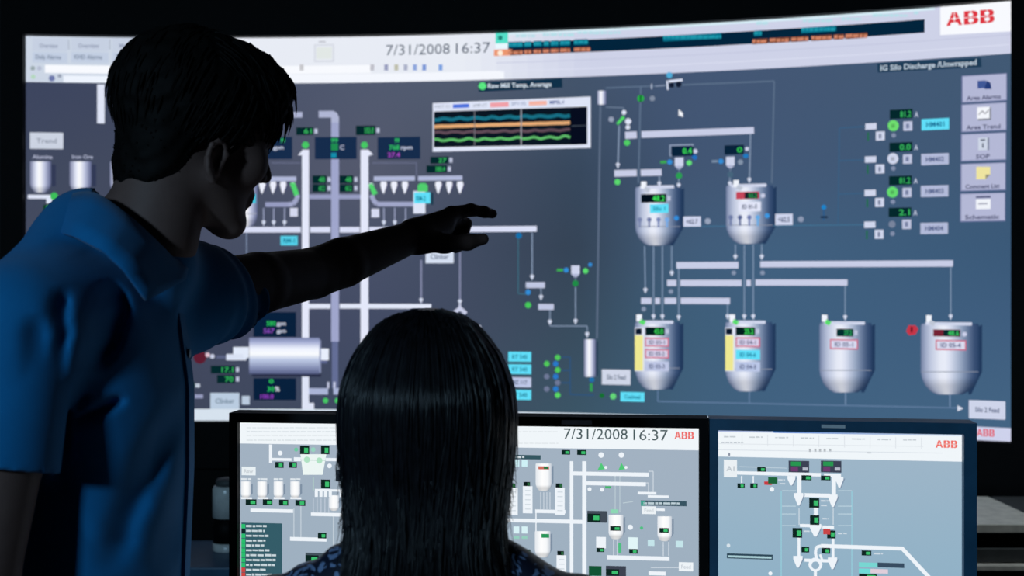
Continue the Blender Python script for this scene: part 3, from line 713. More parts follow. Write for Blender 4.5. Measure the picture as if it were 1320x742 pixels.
# left, wide monitor
H1 = 0.405
root, og, fs, M, w1 = monitor(W(309.4, 543, 1.668), W(900.6, 550.6, 1.60), H1, (0.012, 0.0128, 0.0135, 0.02),
    'wide black monitor with process diagram and clock, behind the seated woman', M_black, M_black, (0.462, 0.504, 0.0035, 0.006))
def lit_panel(fs, H, w, M, c_top, c_bot, root, og, label):
    v = []; c = []; f = []
    for j in range(9):
        for i in range(9):
            v.append(M @ Vector((w * i / 8, 0.0, -H * j / 8))); t_ = j / 8
            c.append(lin(tuple(c_top[k] * (1-t_) + c_bot[k] * t_ for k in range(3))))
    for j in range(8):
        for i in range(8): a = j * 9 + i; f.append((a, a + 9, a + 10, a + 1))
    o = mesh_obj('screen', v, f, MATS['lit'], root, og, c); o['label'] = label
    return o
p1 = lit_panel(fs, H1, w1, M, (163,178,194), (154,174,190), root, og, 'lit grey screen with white header')
C = Canvas(fs, p1, og)
C.off = lambda layer: 0.0003 + 0.0002 * layer
def brect(name, *a): C.begin(name); C.rect(*a)
zt = fs.A.z; zh = fs.zat(309.4, 571.2)
C.begin('header_bar'); C.poly([(309.4, zh), (900.6, zh), (900.6, zt), (309.4, zt)], WH, 0, zz=True)
C.begin('header_print')
for y, cc in ((551,(222,230,234)),(556,(214,222,228)),(561,(226,232,236)),(567,(218,226,230))): C.scribble(318, 436, y, 1.6, cc, 1, 3)
for y in (556, 571): C.scribble(668, 720, y, 1.5, (224,230,234), 1, 5)
C.begin('date_text'); C.text(727, 809, 558.8, 14, '7/31/2008', (70,88,92))
C.begin('time_text'); C.text(816.5, 861, 560.2, 14, '16:37', (70,88,92))
C.begin('logo_lettering'); C.logo(869.5, 556, 894.5, 565.5, (238,110,106), WH, 2)
def mini(x0, y0, x1, y1): C.begin('digital_readout'); C.rect(x0, y0, x1, y1, (14,38,34), 4); C.rect(x0 + (x1-x0)*.45, y0 + (y1-y0)*.25, x1 - 1.5, y0 + (y1-y0)*.8, GT if (x1-x0) > 9 else (40,130,80), 5)
def bar(*segs, c=PW, name='pipe', layer=2):
    for q in segs: C.begin(name); C.rect(*q, c, layer)
VES = [(0,(225,230,236)),(.4,(255,255,255)),(.75,(246,248,250)),(1,(196,204,214))]
def vessel(x0, y0, x1, y1, name='tank_icon'):
    C.begin(name); C.tank(x0, y0, x1, y1, VES, .7, .4, rim=False); C.poly([(x1, y0+4), (x1+2.5, y0+3), (x1+2.5, y0+(y1-y0)*.7), (x1-4, y1), (x1-5, y1)], (126,144,164), 1)
bar((347,572.5,351,596),(351,590,376,593.5),(379,589,388,594)); bar((420,590,440,594)); dot(361.5,583.5,3,PW)
C.begin('hopper_icon'); C.poly([(391,611.5),(416,611.5),(421,585),(387.5,585)],(236,246,244),3); C.rect(389,592,420,593.2,(190,214,206),4); C.disc(396,592,4,(176,226,196),5); C.disc(412,593,4,(176,226,196),5)
for q in ((387,574,399,585),(414,574,425,585),(355,595,366,602.5),(373,595,383,602.5),(317,643,331,650.5),(339,643,351.5,650.5),(360,643.5,372,651),(381,644,394,651.5),(414,617.5,426,629),(410,686,421,693.5)): mini(*q)
dot(382,579,2.6,(110,200,160)); dot(404,579,3,(150,210,190)); dot(425,600,3,PW)
button(312,601,330,612,'Raw', (232,240,244),(200,208,214))
for x0 in (311, 332, 353, 374.5):
    vessel(x0, 620, x0+12.5, 642, 'silo_icon'); C.begin('silo_caption'); C.scribble(x0, x0+13, 617, 2.5, (222,230,236), 3)
    bar((x0, 640.5, x0+14, 643))
bar((323,655.5,378,660)); bar((374,692,421,697)); bar((401,660.5,448,665))
C.begin('flow_line'); C.line([(379,655),(379,692)],1.2,(196,208,218),1); C.line([(388,650),(388,692)],1.2,(196,208,218),1); C.line([(430,665),(430,712)],1.5,(196,208,218),1); C.line([(404,615),(404,632)],1.4,(176,206,198),1)
bar((406,630,448,633)); C.begin('cyclone_icon')
for x in (408,414,420,426,440,446): C.poly([(x-2,640),(x+2,640),(x+2,632),(x-2,632)],PW,3)
vessel(424.5,638,437,658); C.begin('flow_line')
for x in (404,409,414,419,424): C.line([(x,642),(x,660)],1.0,(196,206,220),1)
brect('value_panel', 433,605,448,620,(34,42,52),3); brect('value_panel', 394,712,420,726,(70,84,94),3); mini(394,715,411,725)
C.begin('list_panel'); C.rect(311.5,673.5,364,760,(52,92,104),3)
rn = random.Random(4)
for i in range(13):
    y = 677.5 + 6.25 * i
    C.begin('list_entry'); C.rect(311.5, y-2.6, 316.5, y+2.8, (206,70,66) if i in (9,10) else ((14,40,40) if i == 1 else (40,190,110)), 4)
    C.scribble(317.5, 317.5 + rn.uniform(22, 42), y, 3, (200,214,220), 4, i)
# middle, mostly behind her head
bar((470,600,600,606),(520,606,526,700),(580,606,586,742)); vessel(480,640,505,690); vessel(545,640,570,690)
# right part
brect('title_label', 655,586,697,591.5,(52,86,96),3); C.begin('title_label'); C.scribble(656,676,588.8,2.5,(210,220,226),4)
C.begin('indicator_icon')
for x in (662,672.5): C.rect(x,592.5,x+7.5,601,(206,240,246),3); C.rect(x,678,x+7.5,687,(216,242,246),3); C.rect(x,690,x+7.5,694,(150,206,190),3)
vessel(690.5,597,711,632.5); C.begin('digital_readout'); C.rect(694,600.5,708,604.5,(206,110,96),5); C.rect(701,601,707,604,(40,120,70),6)
vessel(689.5,684,709.5,718); C.begin('digital_readout'); C.rect(698,687.5,708,692.5,(40,150,90),5)
for x0, y0 in ((655,626),(674,624),(715.5,626),(674.5,711),(717.5,713)):
    C.begin('level_column_icon'); C.rect(x0,y0+2,x0+12.5,y0+37,PW,3); C.rect(x0+1,y0-3.5,x0+9.5,y0+2,(10,26,24),5); C.rect(x0+6,y0-2.5,x0+9,y0+1.5,(40,100,60),6)
    for k in range(5): C.rect(x0+3, y0+7+k*6, x0+10, y0+8.2+k*6, (206,216,224), 4)
C.begin('flow_line')
for x in (697,701,705,709): C.line([(x,634),(x,656)],1.0,(206,216,226),1)
C.line([(691,657),(691,684)],1.4,PW,1)
bar((690,656.5,729,661)); bar((648,668.5,752,673.5)); bar((734.5,594,739,760), name='riser_pipe'); bar((750.5,594,756,760), name='riser_pipe')
bar((739,608,836.5,613)); bar((756,620.5,832.5,625.5)); bar((822,633.5,846,637)); bar((835,638,862,641)); bar((782.5,716,863,721.5))
C.begin('flow_line'); C.line([(836,607),(842,607),(842,634)],1.2,(204,214,224),1); C.line([(832,622),(836,622),(836,634)],1.2,(204,214,224),1); C.line([(793,610),(793,660)],1,(190,206,214),1); C.line([(799,610),(799,660)],1,(190,206,214),1); C.line([(816,646),(803,648)],1,(190,206,214),1)
mini(724,579.5,735,585.5); mini(744,579.5,756,586)
dot(775,586,3.6,PW); dot(801,586,3.6,PW); dot(760,630,2.6,PW); dot(776,630.5,2.6,PW)
C.begin('damper_lamp'); C.poly([(770,606),(775,596),(780,604)],(80,200,120),4); C.disc(781,602,2,PW,4)
C.begin('damper_lamp'); C.poly([(797,606),(801,596),(806,604)],(80,200,120),4); C.disc(807,602,2,PW,4)
brect('status_lamp', 780,626,788,629,(70,180,110),4)
C.begin('title_label'); C.rect(826,645,885,651.5,(56,84,98),3); C.scribble(829,876,648.3,3,(190,208,216),4); C.rect(826,645,832,651.5,(60,160,140),4)
button(827.5,652,845.5,662,'Feed', (236,242,246),(206,214,220)); bar((846,655,857,658))
brect('value_panel', 757,658,783,673,(66,76,88),3); mini(757.5,661.5,774,672)
vessel(784.5,663,803.5,694.5); vessel(847.5,665,866,697)
for q in ((786.5,677.5,800,683.5),(850,680,862,686),(769,705.5,779,711),(811,707,822,713)): mini(*q)
brect('status_lamp', 787,656,797,661,(140,216,180),4); brect('status_lamp', 797,699,801,712,(80,190,130),4)
brect('level_column_icon', 768.5,691.5,781,706,PW,3); brect('level_column_icon', 810,692,822,707,(226,246,248),3)
dot(812.5,679,3.4,PW); dot(827,680,2.2,(80,190,130))
brect('check_box', 835,695,843.5,703,(196,228,234),3); brect('check_box', 871,696.5,880.5,705,(196,228,234),3)
C.begin('flow_line')
for x in (791,796): C.line([(x,695),(x,716)],1.2,(206,216,226),1)
for x in (855,862): C.line([(x,698),(x,716)],1.2,(206,216,226),1)
C.line([(839,731),(875,731)],1.2,(206,216,226),1)
button(875,724,893.5,735.5,'Feed', (238,244,248),(200,208,216))
brect('digital_readout', 759,729,775.5,741.5,(18,84,52),4); brect('value_panel', 781,729,807,748,(60,66,80),3); mini(781,733,798,741); brect('pipe', 836,736,858,741,PW,3)
brect('value_panel', 812,745,870,790,(70,84,94),3); bar((320,770,800,775)); vessel(400,780,425,830); vessel(700,790,725,840)
C.end()

# right, smaller monitor
H2 = 0.262
root, og, fs, M, w2 = monitor(W(925.5, 553, 1.60), W(1239.8, 558.6, 1.554), H2, (0.0125, 0.0165, 0.0155, 0.022),
    'smaller dark blue framed monitor with a sparse diagram, at the right', M_navy, M_navy, (0.137, 0.168, 0.006, 0.0045))
p2 = lit_panel(fs, H2, w2, M, (160,182,200), (140,176,198), root, og, 'lit pale blue screen with white header')
C = Canvas(fs, p2, og); C.off = lambda layer: 0.0003 + 0.0002 * layer
zt = fs.A.z; zh = fs.zat(925.5, 588); z3 = fs.zat(925.5, 556.2)
C.begin('header_bar'); C.poly([(925.5, zh), (1239.8, zh), (1239.8, z3), (925.5, z3)], WH, 0, zz=True)
C.begin('title_bar'); C.poly([(925.5, z3), (997, z3), (997, zt), (925.5, zt)], [(190,204,232),(196,212,236),(140,160,214),(90,110,180)], 1, zz=True)
C.poly([(997, z3), (1239.8, z3), (1239.8, zt), (997, zt)], [(60,116,196),(214,228,244),(200,220,242),(60,120,200)], 1, zz=True)
C.begin('header_print')
for i in range(8): C.scribble(933+33*i, 950+33*i, 562.5+.6*i, 2, (198,206,212), 2, i); C.rect(956+33*i, 559.5+.6*i, 957+33*i, 574+.6*i, (222,228,234), 2)
C.scribble(930,958,570,2,(190,198,206),2,4)
C.begin('header_icon')
for x in (1044,1051,1057,1063,1070): C.begin('header_icon'); C.rect(x-1.4,578,x+1.4,582,(180,186,192),2)
C.begin('header_icon'); C.rect(1117,582,1123,584,(200,206,212),2); C.begin('header_icon'); C.rect(939,583,941,587,(120,130,150),2)
C.begin('header_line'); C.line([(926,579.3),(1215,583.5)],.8,(214,222,230),2); C.line([(926,571.5),(1190,575)],.8,(222,228,234),2)
C.begin('logo_lettering'); C.logo(1206, 567.2, 1234, 576.8, (240,110,100), WH, 3)
button(933,592,950,614.5,'A1', (234,240,244),(190,198,206))
bar((950,608,1058,612.5),(1062,610,1084,614.5)); bar((1027.5,613,1033,640)); bar((1072,614,1077.5,642)); bar((1037,635.5,1070,640.5))
for q in ((976,601.5,987,607.5),(950.5,622.5,960,628.5),(967,622.5,976.5,628.5),(1033,612,1046,618.5),(1058,612.5,1070.5,618.5),(1043,641.5,1056,654),(1044,663.5,1056,676),(1021.5,680,1034,692.5),(1066,683,1077,693.5),(1033,704,1043,711.5),(1059,705.5,1070,713),(1110.5,709,1123,715.5),(1107,739,1130,745)): mini(*q)
for x in (1016.5, 1058):
    C.begin('value_panel'); C.rect(x,593.5,x+26.5,608.5,(60,66,84),3); C.rect(x+3,594.5,x+16,600,(40,150,80),4); C.rect(x+3,601.5,x+12,607,(110,60,110),4); C.rect(x+18,602,x+25,606,(180,186,200),4)
C.begin('alarm_readout'); C.rect(985,620,995,624.5,(200,60,66),4); C.rect(990,614.5,1002,623,(30,100,60),5); C.disc(995,630,3,PW,4)
C.begin('alarm_readout'); C.rect(1061,681,1070,688,(200,70,72),6)
for x, y0, y1, hw in ((1020,613,625,5),(1082,614,628,5),(1029.5,635,651,6),(1073.5,637,653,6),(1051,675,691,7.5),(1028.5,716,731,6),(1073,718,733,6)):
    C.begin('hopper_icon'); C.poly([(x-hw*.2,y1),(x+hw*.2,y1),(x+hw,y0+4),(x+hw,y0),(x-hw,y0),(x-hw,y0+4)],PW,3); C.poly([(x+hw,y0+3),(x+hw+2.5,y0+2),(x+2,y1+1),(x,y1)],(122,142,166),2)
bar((1049,652,1054,664)); bar((1031,675,1048,679)); bar((1058,677,1075,681)); bar((1028,690,1031.5,720), name='riser_pipe'); bar((1072,692,1075.5,720), name='riser_pipe'); bar((1037,720,1070,724)); bar((1049,733,1053,760))
C.begin('bent_pipe'); C.line([(1053,722),(1051,712),(1052,705),(1058,703)],4,PW,3); C.line([(1060,722),(1057,714)],3,PW,3)
C.begin('bent_pipe'); C.disc(1051,727,9,PW,3); C.disc(1051,728,5,(150,178,198),4)
C.begin('product_pipe'); C.line([(1058,703),(1164,706.5)],5,PW,3); C.line([(1162,705.5),(1198,744),(1230,780)],5,PW,3)
C.begin('boundary_line')
for x in (1007, 1098): C.line([(x,632),(x,790)],1.2,(150,206,220),1)
for y in (632,652,662,677): C.line([(1008,y),(1026,y)],1,(190,212,224),1); C.line([(1080,y),(1098,y)],1,(190,212,224),1)
C.line([(1030,655),(1030,676)],1.2,(206,218,228),1); C.line([(1074,655),(1074,676)],1.2,(206,218,228),1)
C.begin('flow_line'); C.line([(953,601),(1014,603)],1,(190,208,220),1); C.line([(956,613),(956,622)],1.6,PW,2); C.line([(971,613),(971,622)],1.6,PW,2)
C.begin('caption_print')
for x0, x1, y in ((1003,1012,618),(1005,1012,623),(1058,1068,645),(1058,1066,651),(1060,1068,668),(1036,1046,684),(1080,1092,687),(1126,1138,713)): C.begin('caption_print'); C.scribble(x0, x1, y, 2, (206,218,228), 3)
C.begin('progress_bar'); C.rect(937,713.5,996,720,(44,70,86),3); C.rect(938.5,716,994.5,718.6,(170,206,214),4)
dot(939,702.5,2.4,(214,226,234)); dot(993,738.5,2.6,PW)
C.begin('title_label'); C.rect(1107,724.5,1131,730.5,(120,214,210),3); C.rect(1131,725,1165.5,731,(56,76,96),3); C.rect(1107,732.5,1122,738.5,(110,220,216),3); C.rect(1122,733,1144.5,738.5,(224,206,218),3)
C.end()

# ------------------------------------------------------------------ low cabinets under the display
t = empty('low_cabinet', (-0.3, 2.9, 0), 'low dark cabinet below the display, behind the wide monitor', 'cabinet')
MB().box((-1.30, 2.78, 0.06), (0.90, 3.02, 0.68)).build('body', M_dgrey, t, t.location)
MB().box((-1.32, 2.75, 0.68), (0.92, 3.04, 0.705), bev=0.004).build('top_board', M_navy, t, t.location)
MB().box((-1.28, 2.80, 0.0), (0.88, 3.0, 0.06)).build('plinth', M_black, t, t.location)
for i in range(4):
    x = -1.29 + i * 0.547
    d_ = MB().box((x, 2.762, 0.09), (x + 0.54, 2.78, 0.62), bev=0.003).build('door', M_navy, t, t.location)
    MB().box((x + 0.48, 2.750, 0.40), (x + 0.49, 2.762, 0.52)).build('handle', M_metal, d_, t.location)
t = empty('steel_canister', (-0.715, 2.93, 0.705), 'small shiny steel canister standing on the low cabinet', 'canister')
MB().lathe((-0.715, 2.93, 0.705), [(0.036,0),(0.038,0.003),(0.038,0.022)], 28).build('base_ring', M_enamel, t, t.location, smooth=True)
MB().lathe((-0.715, 2.93, 0.705), [(0.0375,0.022),(0.0375,0.085)], 28).build('sleeve', M_black, t, t.location, smooth=True)
MB().lathe((-0.715, 2.93, 0.705), [(0.038,0.085),(0.038,0.155),(0.034,0.163)], 28).build('body', M_enamel, t, t.location, smooth=True)
MB().lathe((-0.715, 2.93, 0.705), [(0.030,0.163),(0.030,0.176),(0.026,0.180)], 28).build('lid', M_dgrey, t, t.location, smooth=True)
t = empty('side_cabinet', (1.5, 2.85, 0), 'grey cabinet with horizontal ledges, right of the smaller monitor', 'cabinet')
MB().box((1.00, 2.68, 0.0), (2.00, 2.98, 0.810)).build('body', M_black, t, t.location)
MB().box((1.00, 2.64, 0.810), (1.222, 2.985, 0.830), bev=0.002).build('top_board', M_grey, t, t.location)
MB().box((1.226, 2.64, 0.810), (2.00, 2.985, 0.830), bev=0.002).build('top_board', M_dgrey, t, t.location)
MB().box((1.00, 2.66, 0.775), (2.00, 2.68, 0.810)).build('recess_panel', M_black, t, t.location)
MB().box((1.00, 2.645, 0.742), (2.00, 2.68, 0.774), bev=0.002).build('drawer_front', M_dgrey, t, t.location)
MB().box((1.00, 2.625, 0.727), (2.00, 2.68, 0.740), bev=0.002).build('edge_rail', M_grey, t, t.location)
MB().box((1.01, 2.66, 0.10), (2.00, 2.68, 0.722), bev=0.003).build('lower_panel', M_dgrey, t, t.location)

# ------------------------------------------------------------------ office chair of the seated woman
CX, CY = -0.093, 1.245
t = empty('office_chair', (CX, CY, 0), 'black office chair under the seated woman', 'chair')
og = t.location.copy()
MB().box((CX-0.235, CY-0.20, 0.395), (CX+0.235, CY+0.24, 0.445), bev=0.02).build('seat', M_chair, t, og)
MB().box((CX-0.20, CY-0.262, 0.52), (CX+0.20, CY-0.222, 0.94), bev=0.018).build('backrest', M_chair, t, og)
MB().tube([(CX, CY-0.10, 0.38), (CX, CY-0.26, 0.40), (CX, CY-0.285, 0.52), (CX, CY-0.272, 0.72)], 0.018).build('back_bracket', M_black, t, og, True)
MB().lathe((CX, CY, 0.09), [(0.03,0),(0.03,0.16),(0.02,0.16),(0.02,0.29),(0.10,0.29),(0.10,0.305)], 20).build('column', M_black, t, og)
for k in range(5):
    a = 2*PI*k/5 + 0.3; ex, ey = CX + 0.29*math.cos(a), CY + 0.29*math.sin(a)
    l_ = MB().tube([(CX, CY, 0.115), (ex, ey, 0.085)], [0.024, 0.016]).build('base_arm', M_black, t, og, True)
    Mc = Matrix.Translation((ex, ey, 0.03)) @ Matrix.Rotation(a, 4, 'Z') @ Matrix.Rotation(PI/2, 4, 'X')
    MB().lathe((0, 0, -0.02), [(0.024,0),(0.03,0.006),(0.03,0.034),(0.024,0.04)], 16, Mc).tube([(ex, ey, 0.09), (ex, ey, 0.055)], 0.009).build('caster', M_black, l_, og)
# ------------------------------------------------------------------ bodies: smooth-blended solids meshed as one skin
def smin(a, b, k):
    if k <= 0: return np.minimum(a, b)
    h = np.maximum(k - np.abs(a - b), 0) / k
    return np.minimum(a, b) - h * h * k * 0.25
class Solid:
    """list of primitives blended one after another"""
    def __init__(s): s.ops = []; s.xf = None
    def frame(s, R=None, C=None, sc=1.0): s.xf = None if R is None else (np.array(R, np.float32), np.array(C, np.float32), sc)
    def _w(s, p):
        p = np.array(p, np.float32)
        return p if s.xf is None else s.xf[1] + s.xf[2] * (s.xf[0] @ p)
    def cap(s, a, b, ra, rb=None, k=0.02, op='+'):
        rb = ra if rb is None else rb; sc = 1.0 if s.xf is None else s.xf[2]
        a = s._w(a); b = s._w(b); ra *= sc; rb *= sc; k *= sc
        ab = b - a; L2 = float(ab @ ab) + 1e-12
        def f(p):
            q = p - a; h = np.clip((q @ ab) / L2, 0, 1)
            return np.linalg.norm(q - h[..., None] * ab, axis=-1) - (ra + (rb - ra) * h)
        s.ops.append((f, (a + b) / 2, math.sqrt(L2) / 2 + max(ra, rb), k, op)); return s
    def chain(s, pts, rs, k=0.01, op='+'):
        for i in range(len(pts) - 1): s.cap(pts[i], pts[i+1], rs[i], rs[i+1], k, op)
        return s
    def ball(s, c, r, k=0.02, op='+'): return s.cap(c, c, r, r, k, op)
    def ell(s, c, r, k=0.02, op='+', R=None):
        sc = 1.0 if s.xf is None else s.xf[2]
        c = s._w(c); r = np.array(r, np.float32) * sc; k *= sc
        Rm = np.eye(3, dtype=np.float32) if R is None else np.array(R, np.float32)
        if s.xf is not None: Rm = s.xf[0] @ Rm
        def f(p):
            q = (p - c) @ Rm
            k0 = np.linalg.norm(q / r, axis=-1); k1 = np.linalg.norm(q / (r * r), axis=-1)
            return k0 * (k0 - 1.0) / np.maximum(k1, 1e-6)
        s.ops.append((f, c, float(r.max()), k, op)); return s
    def slices(s, O, F, table, k=0.03, op='+', grow=0.0):
        """upright trunk: table rows (z, forward offset, half depth, half width)"""
        T = np.array(table, np.float32); O = np.array(O, np.float32); F = np.array(F, np.float32); Lf = np.array([-F[1], F[0]], np.float32)
        z0, z1 = T[0, 0], T[-1, 0]; g = grow
        def f(p):
            z = p[..., 2]; zc = np.clip(z, z0, z1)
            cx = np.interp(zc, T[:, 0], T[:, 1]); a = np.interp(zc, T[:, 0], T[:, 2]) + g; b = np.interp(zc, T[:, 0], T[:, 3]) + g
            dx = p[..., 0] - O[0]; dy = p[..., 1] - O[1]
            u = (dx * F[0] + dy * F[1] - cx) / a; v = (dx * Lf[0] + dy * Lf[1]) / b
            k0 = np.sqrt(u * u + v * v) + 1e-6; k1 = np.sqrt((u / a) ** 2 + (v / b) ** 2) + 1e-6
            d = k0 * (k0 - 1) / k1
            e = np.abs(z - zc)
            return np.where(e > 0, np.sqrt(np.maximum(d, 0) ** 2 + e * e) + np.minimum(d, 0) * 0.0, d).astype(np.float32)
        c = np.array([O[0], O[1], (z0 + z1) / 2], np.float32)
        s.ops.append((f, c, float(max((z1 - z0) / 2, T[:, 2:].max())) * 1.45, k, op)); return s
    def custom(s, f): s.ops.append((f, None, None, None, 'fn')); return s
    def eval(s, P, cen, brad):
        """P (nb, m, 3) points in blocks, cen (nb, 3) block centres"""
        d = np.full(P.shape[:2], 1.0, np.float32)
        for f, c, R, k, op in s.ops:
            if op == 'fn': d = f(P, d); continue
            sel = np.linalg.norm(cen - c, axis=1) < R + k + brad * 2.6 + 0.01
            if not sel.any(): continue
            v = f(P[sel]).astype(np.float32)
            if op == '+': d[sel] = smin(d[sel], v, k)
            elif op == '-': d[sel] = -smin(-d[sel], v, k)
        return d
    def mesh(s, lo, hi, h):
        B = 8
        lo = np.array(lo, np.float32); n = np.ceil((np.array(hi) - lo) / (h * B)).astype(int)
        bi = np.stack(np.meshgrid(*[np.arange(q) for q in n], indexing='ij'), -1).reshape(-1, 3)
        cen = lo + (bi + 0.5) * (h * B); brad = h * B * 0.87
        dc = np.concatenate([s.eval(c[:, None, :].astype(np.float32), c, brad) for c in np.array_split(cen.astype(np.float32), max(1, len(cen)//20000))])[:, 0]
        act = np.abs(dc) < brad * 2.2
        N = n * B + 1
        G = np.ones(tuple(N), np.float32)
        full = np.where(dc < 0, -1.0, 1.0).astype(np.float32)
        G[:-1, :-1, :-1] = full.reshape(tuple(n)).repeat(B, 0).repeat(B, 1).repeat(B, 2)
        off = np.stack(np.meshgrid(*[np.arange(B)] * 3, indexing='ij'), -1).reshape(-1, 3)
        ai = bi[act]
        for ch in np.array_split(np.arange(len(ai)), max(1, len(ai) // 1500)):
            idx = ai[ch][:, None, :] * B + off[None]
            P = (lo + idx * h).astype(np.float32)
            c = (lo + (ai[ch] + 0.5) * (h * B)).astype(np.float32)
            G[idx[..., 0], idx[..., 1], idx[..., 2]] = s.eval(P, c, brad)
        G[0] = G[-1] = 1; G[:, 0] = 1; G[:, -1] = 1; G[:, :, 0] = 1; G[:, :, -1] = 1
        return surface_net(G, lo, h)
def surface_net(G, lo, h):
    S_ = G < 0
    cs = S_[:-1,:-1,:-1].astype(np.int8)
    cnt = sum(S_[i:S_.shape[0]-1+i, j:S_.shape[1]-1+j, k:S_.shape[2]-1+k].astype(np.int8) for i in (0,1) for j in (0,1) for k in (0,1))
    a = np.argwhere((cnt > 0) & (cnt < 8))
    idm = np.full(cs.shape, -1, np.int32); idm[a[:,0], a[:,1], a[:,2]] = np.arange(len(a))
    acc = np.zeros((len(a), 3), np.float32); num = np.zeros(len(a), np.float32)
    corners = [(i,j,k) for i in (0,1) for j in (0,1) for k in (0,1)]
    vals = {c: G[a[:,0]+c[0], a[:,1]+c[1], a[:,2]+c[2]] for c in corners}
    for c in corners:
        for ax in range(3):
            if c[ax]: continue
            e = list(c); e[ax] = 1; e = tuple(e)
            v0, v1 = vals[c], vals[e]; m_ = (v0 < 0) != (v1 < 0)
            t_ = np.where(m_, v0 / np.where(v0 == v1, 1, v0 - v1), 0)
            p = np.tile(np.array(c, np.float32), (len(a), 1)); p[:, ax] += t_
            acc[m_] += p[m_]; num[m_] += 1
    V = lo + h * (a + acc / num[:, None])
    F = []
    for ax in range(3):
        u, w = (ax + 1) % 3, (ax + 2) % 3
        sl0 = [slice(None)] * 3; sl1 = [slice(None)] * 3
        sl0[ax] = slice(0, -1); sl1[ax] = slice(1, None)
        A, Bq = S_[tuple(sl0)], S_[tuple(sl1)]
        ed = np.argwhere(A != Bq)
        ed = ed[(ed[:, u] > 0) & (ed[:, w] > 0) & (ed[:, u] < G.shape[u]-1) & (ed[:, w] < G.shape[w]-1)]
        q = []
        for du, dw in ((-1,-1),(0,-1),(0,0),(-1,0)):
            e = ed.copy(); e[:, u] += du; e[:, w] += dw; q.append(idm[e[:,0], e[:,1], e[:,2]])
        q = np.stack(q, 1); flip = ~A[ed[:,0], ed[:,1], ed[:,2]]
        q[flip] = q[flip][:, ::-1]; F.append(q)
    F = np.concatenate(F); F = F[(F >= 0).all(1)]
    return V, F

def sines(P, fr, seed):
    r = np.random.RandomState(seed); o = 0
    for i in range(4):
        d = r.normal(size=3); d /= np.linalg.norm(d); o = o + np.sin(P @ (d * fr).astype(np.float32) + r.uniform(0, 6))
    return (o / 4).astype(np.float32)

def head_frame(yaw, pitch, roll=0.0):
    """columns: forward, left, up"""
    cy, sy, cp, sp = math.cos(yaw), math.sin(yaw), math.cos(pitch), math.sin(pitch)
    F = np.array([cy * cp, sy * cp, -sp]); Lf = np.array([-sy, cy, 0.0]); U = np.cross(F, Lf)
    cr, sr = math.cos(roll), math.sin(roll)
    L2 = Lf * cr + U * sr; U2 = U * cr - Lf * sr
    return np.stack([F, L2, U2], 1)

EARZ = -0.032
def add_head(s, R, C, sc):
    s.frame(R, C, sc)
    s.ell((-.014, 0, .048), (.100, .076, .086), .01)
    s.ell((.040, 0, .010), (.056, .062, .080), .03)
    s.ell((.040, 0, -.055), (.046, .047, .050), .03)
    for y in (1, -1):
        s.cap((.004, y*.052, -.052), (.070, y*.018, -.098), .016, .014, .03)
        s.ball((.066, y*.043, -.014), .020, .03)
    s.ball((.080, 0, -.098), .017, .025)
    s.cap((.086, .032, .036), (.086, -.032, .036), .011, .011, .018)
    for y in (1, -1):
        s.ball((.101, y*.031, .014), .013, .012, '-')
        s.ball((.080, y*.031, .013), .0125, .002)
        s.cap((.090, y*.020, .022), (.086, y*.044, .021), .0035, .003, .004)
    s.cap((.094, 0, .028), (.116, 0, -.015), .0075, .0105, .012)
    for y in (1, -1): s.ball((.103, y*.012, -.021), .0085, .008)
    s.cap((.092, .014, -.050), (.092, -.014, -.050), .0065, .0065, .012)
    s.cap((.089, .012, -.062), (.089, -.012, -.062), .0075, .0075, .012)
    s.cap((.099, .020, -.056), (.099, -.020, -.056), .0015, .0015, .004, '-')
    for y in (1, -1):   # ears: rim, lobe, hollow
        e = lambda x, z, o: (-.008 + x, y * (.072 + o), EARZ + z)
        s.ell(e(.000, .002, .003), (.016, .005, .025), .006)
        rim = [e(.009, -.003, .004), e(.014, .013, .007), e(.007, .025, .009), e(-.005, .027, .012), e(-.015, .019, .014), e(-.016, .004, .013), e(-.009, -.015, .010), e(.002, -.026, .007)]
        s.chain(rim, [.003, .0034, .0036, .0036, .0036, .0036, .0044, .0052], .002)
        s.ell(e(.002, .003, .014), (.0095, .011, .017), .003, '-')
        s.chain([e(-.009, .013, .008), e(-.009, -.004, .009), e(-.002, -.013, .008)], [.0026, .0026, .0026], .002)
    s.frame()

def hand(s, wrist, f, u, thumb, size=1.0, curl=0.35, spread=0.06):
    """relaxed hand: f along fingers, u out of the back of the hand, thumb: side direction"""
    w = np.array(wrist, float); f = np.array(f, float); f /= np.linalg.norm(f)
    u = np.array(u, float); u -= f * (u @ f); u /= np.linalg.norm(u); t = np.array(thumb, float); t -= f*(t@f) + u*(t@u); t /= np.linalg.norm(t)
    for i, (o, ml, L, r) in enumerate(((.028,.088,(.042,.026,.020),.0088),(.009,.092,(.046,.029,.021),.009),(-.010,.088,(.042,.027,.020),.0086),(-.027,.080,(.034,.021,.018),.0078))):
        b = w + t * o * .6 * size; kn = w + (f * ml + t * o) * size
        s.cap(b, kn, .013*size, .0115*size, .014)
        d = f + t * spread * o * 20; d /= np.linalg.norm(d); p = kn; ang = curl * (.5 + .12 * i)
        for j, l in enumerate(L):
            dd = d * math.cos(ang) - u * math.sin(ang); q = p + dd * l * size
            s.cap(p, q, r*size*(1-.08*j), r*size*(.92-.08*j), .004); p = q; ang += curl * (.9 if j == 0 else .6)
    b = w + (f * .012 + t * .020) * size; p1 = b + (f*.034 + t*.026 - u*.012) * size; p2 = p1 + (f*.030 + t*.012 - u*.008) * size; p3 = p2 + (f*.026 + t*.003 - u*.006) * size
    s.chain([b, p1, p2, p3], [.016*size, .0125*size, .010*size, .008*size], .012)

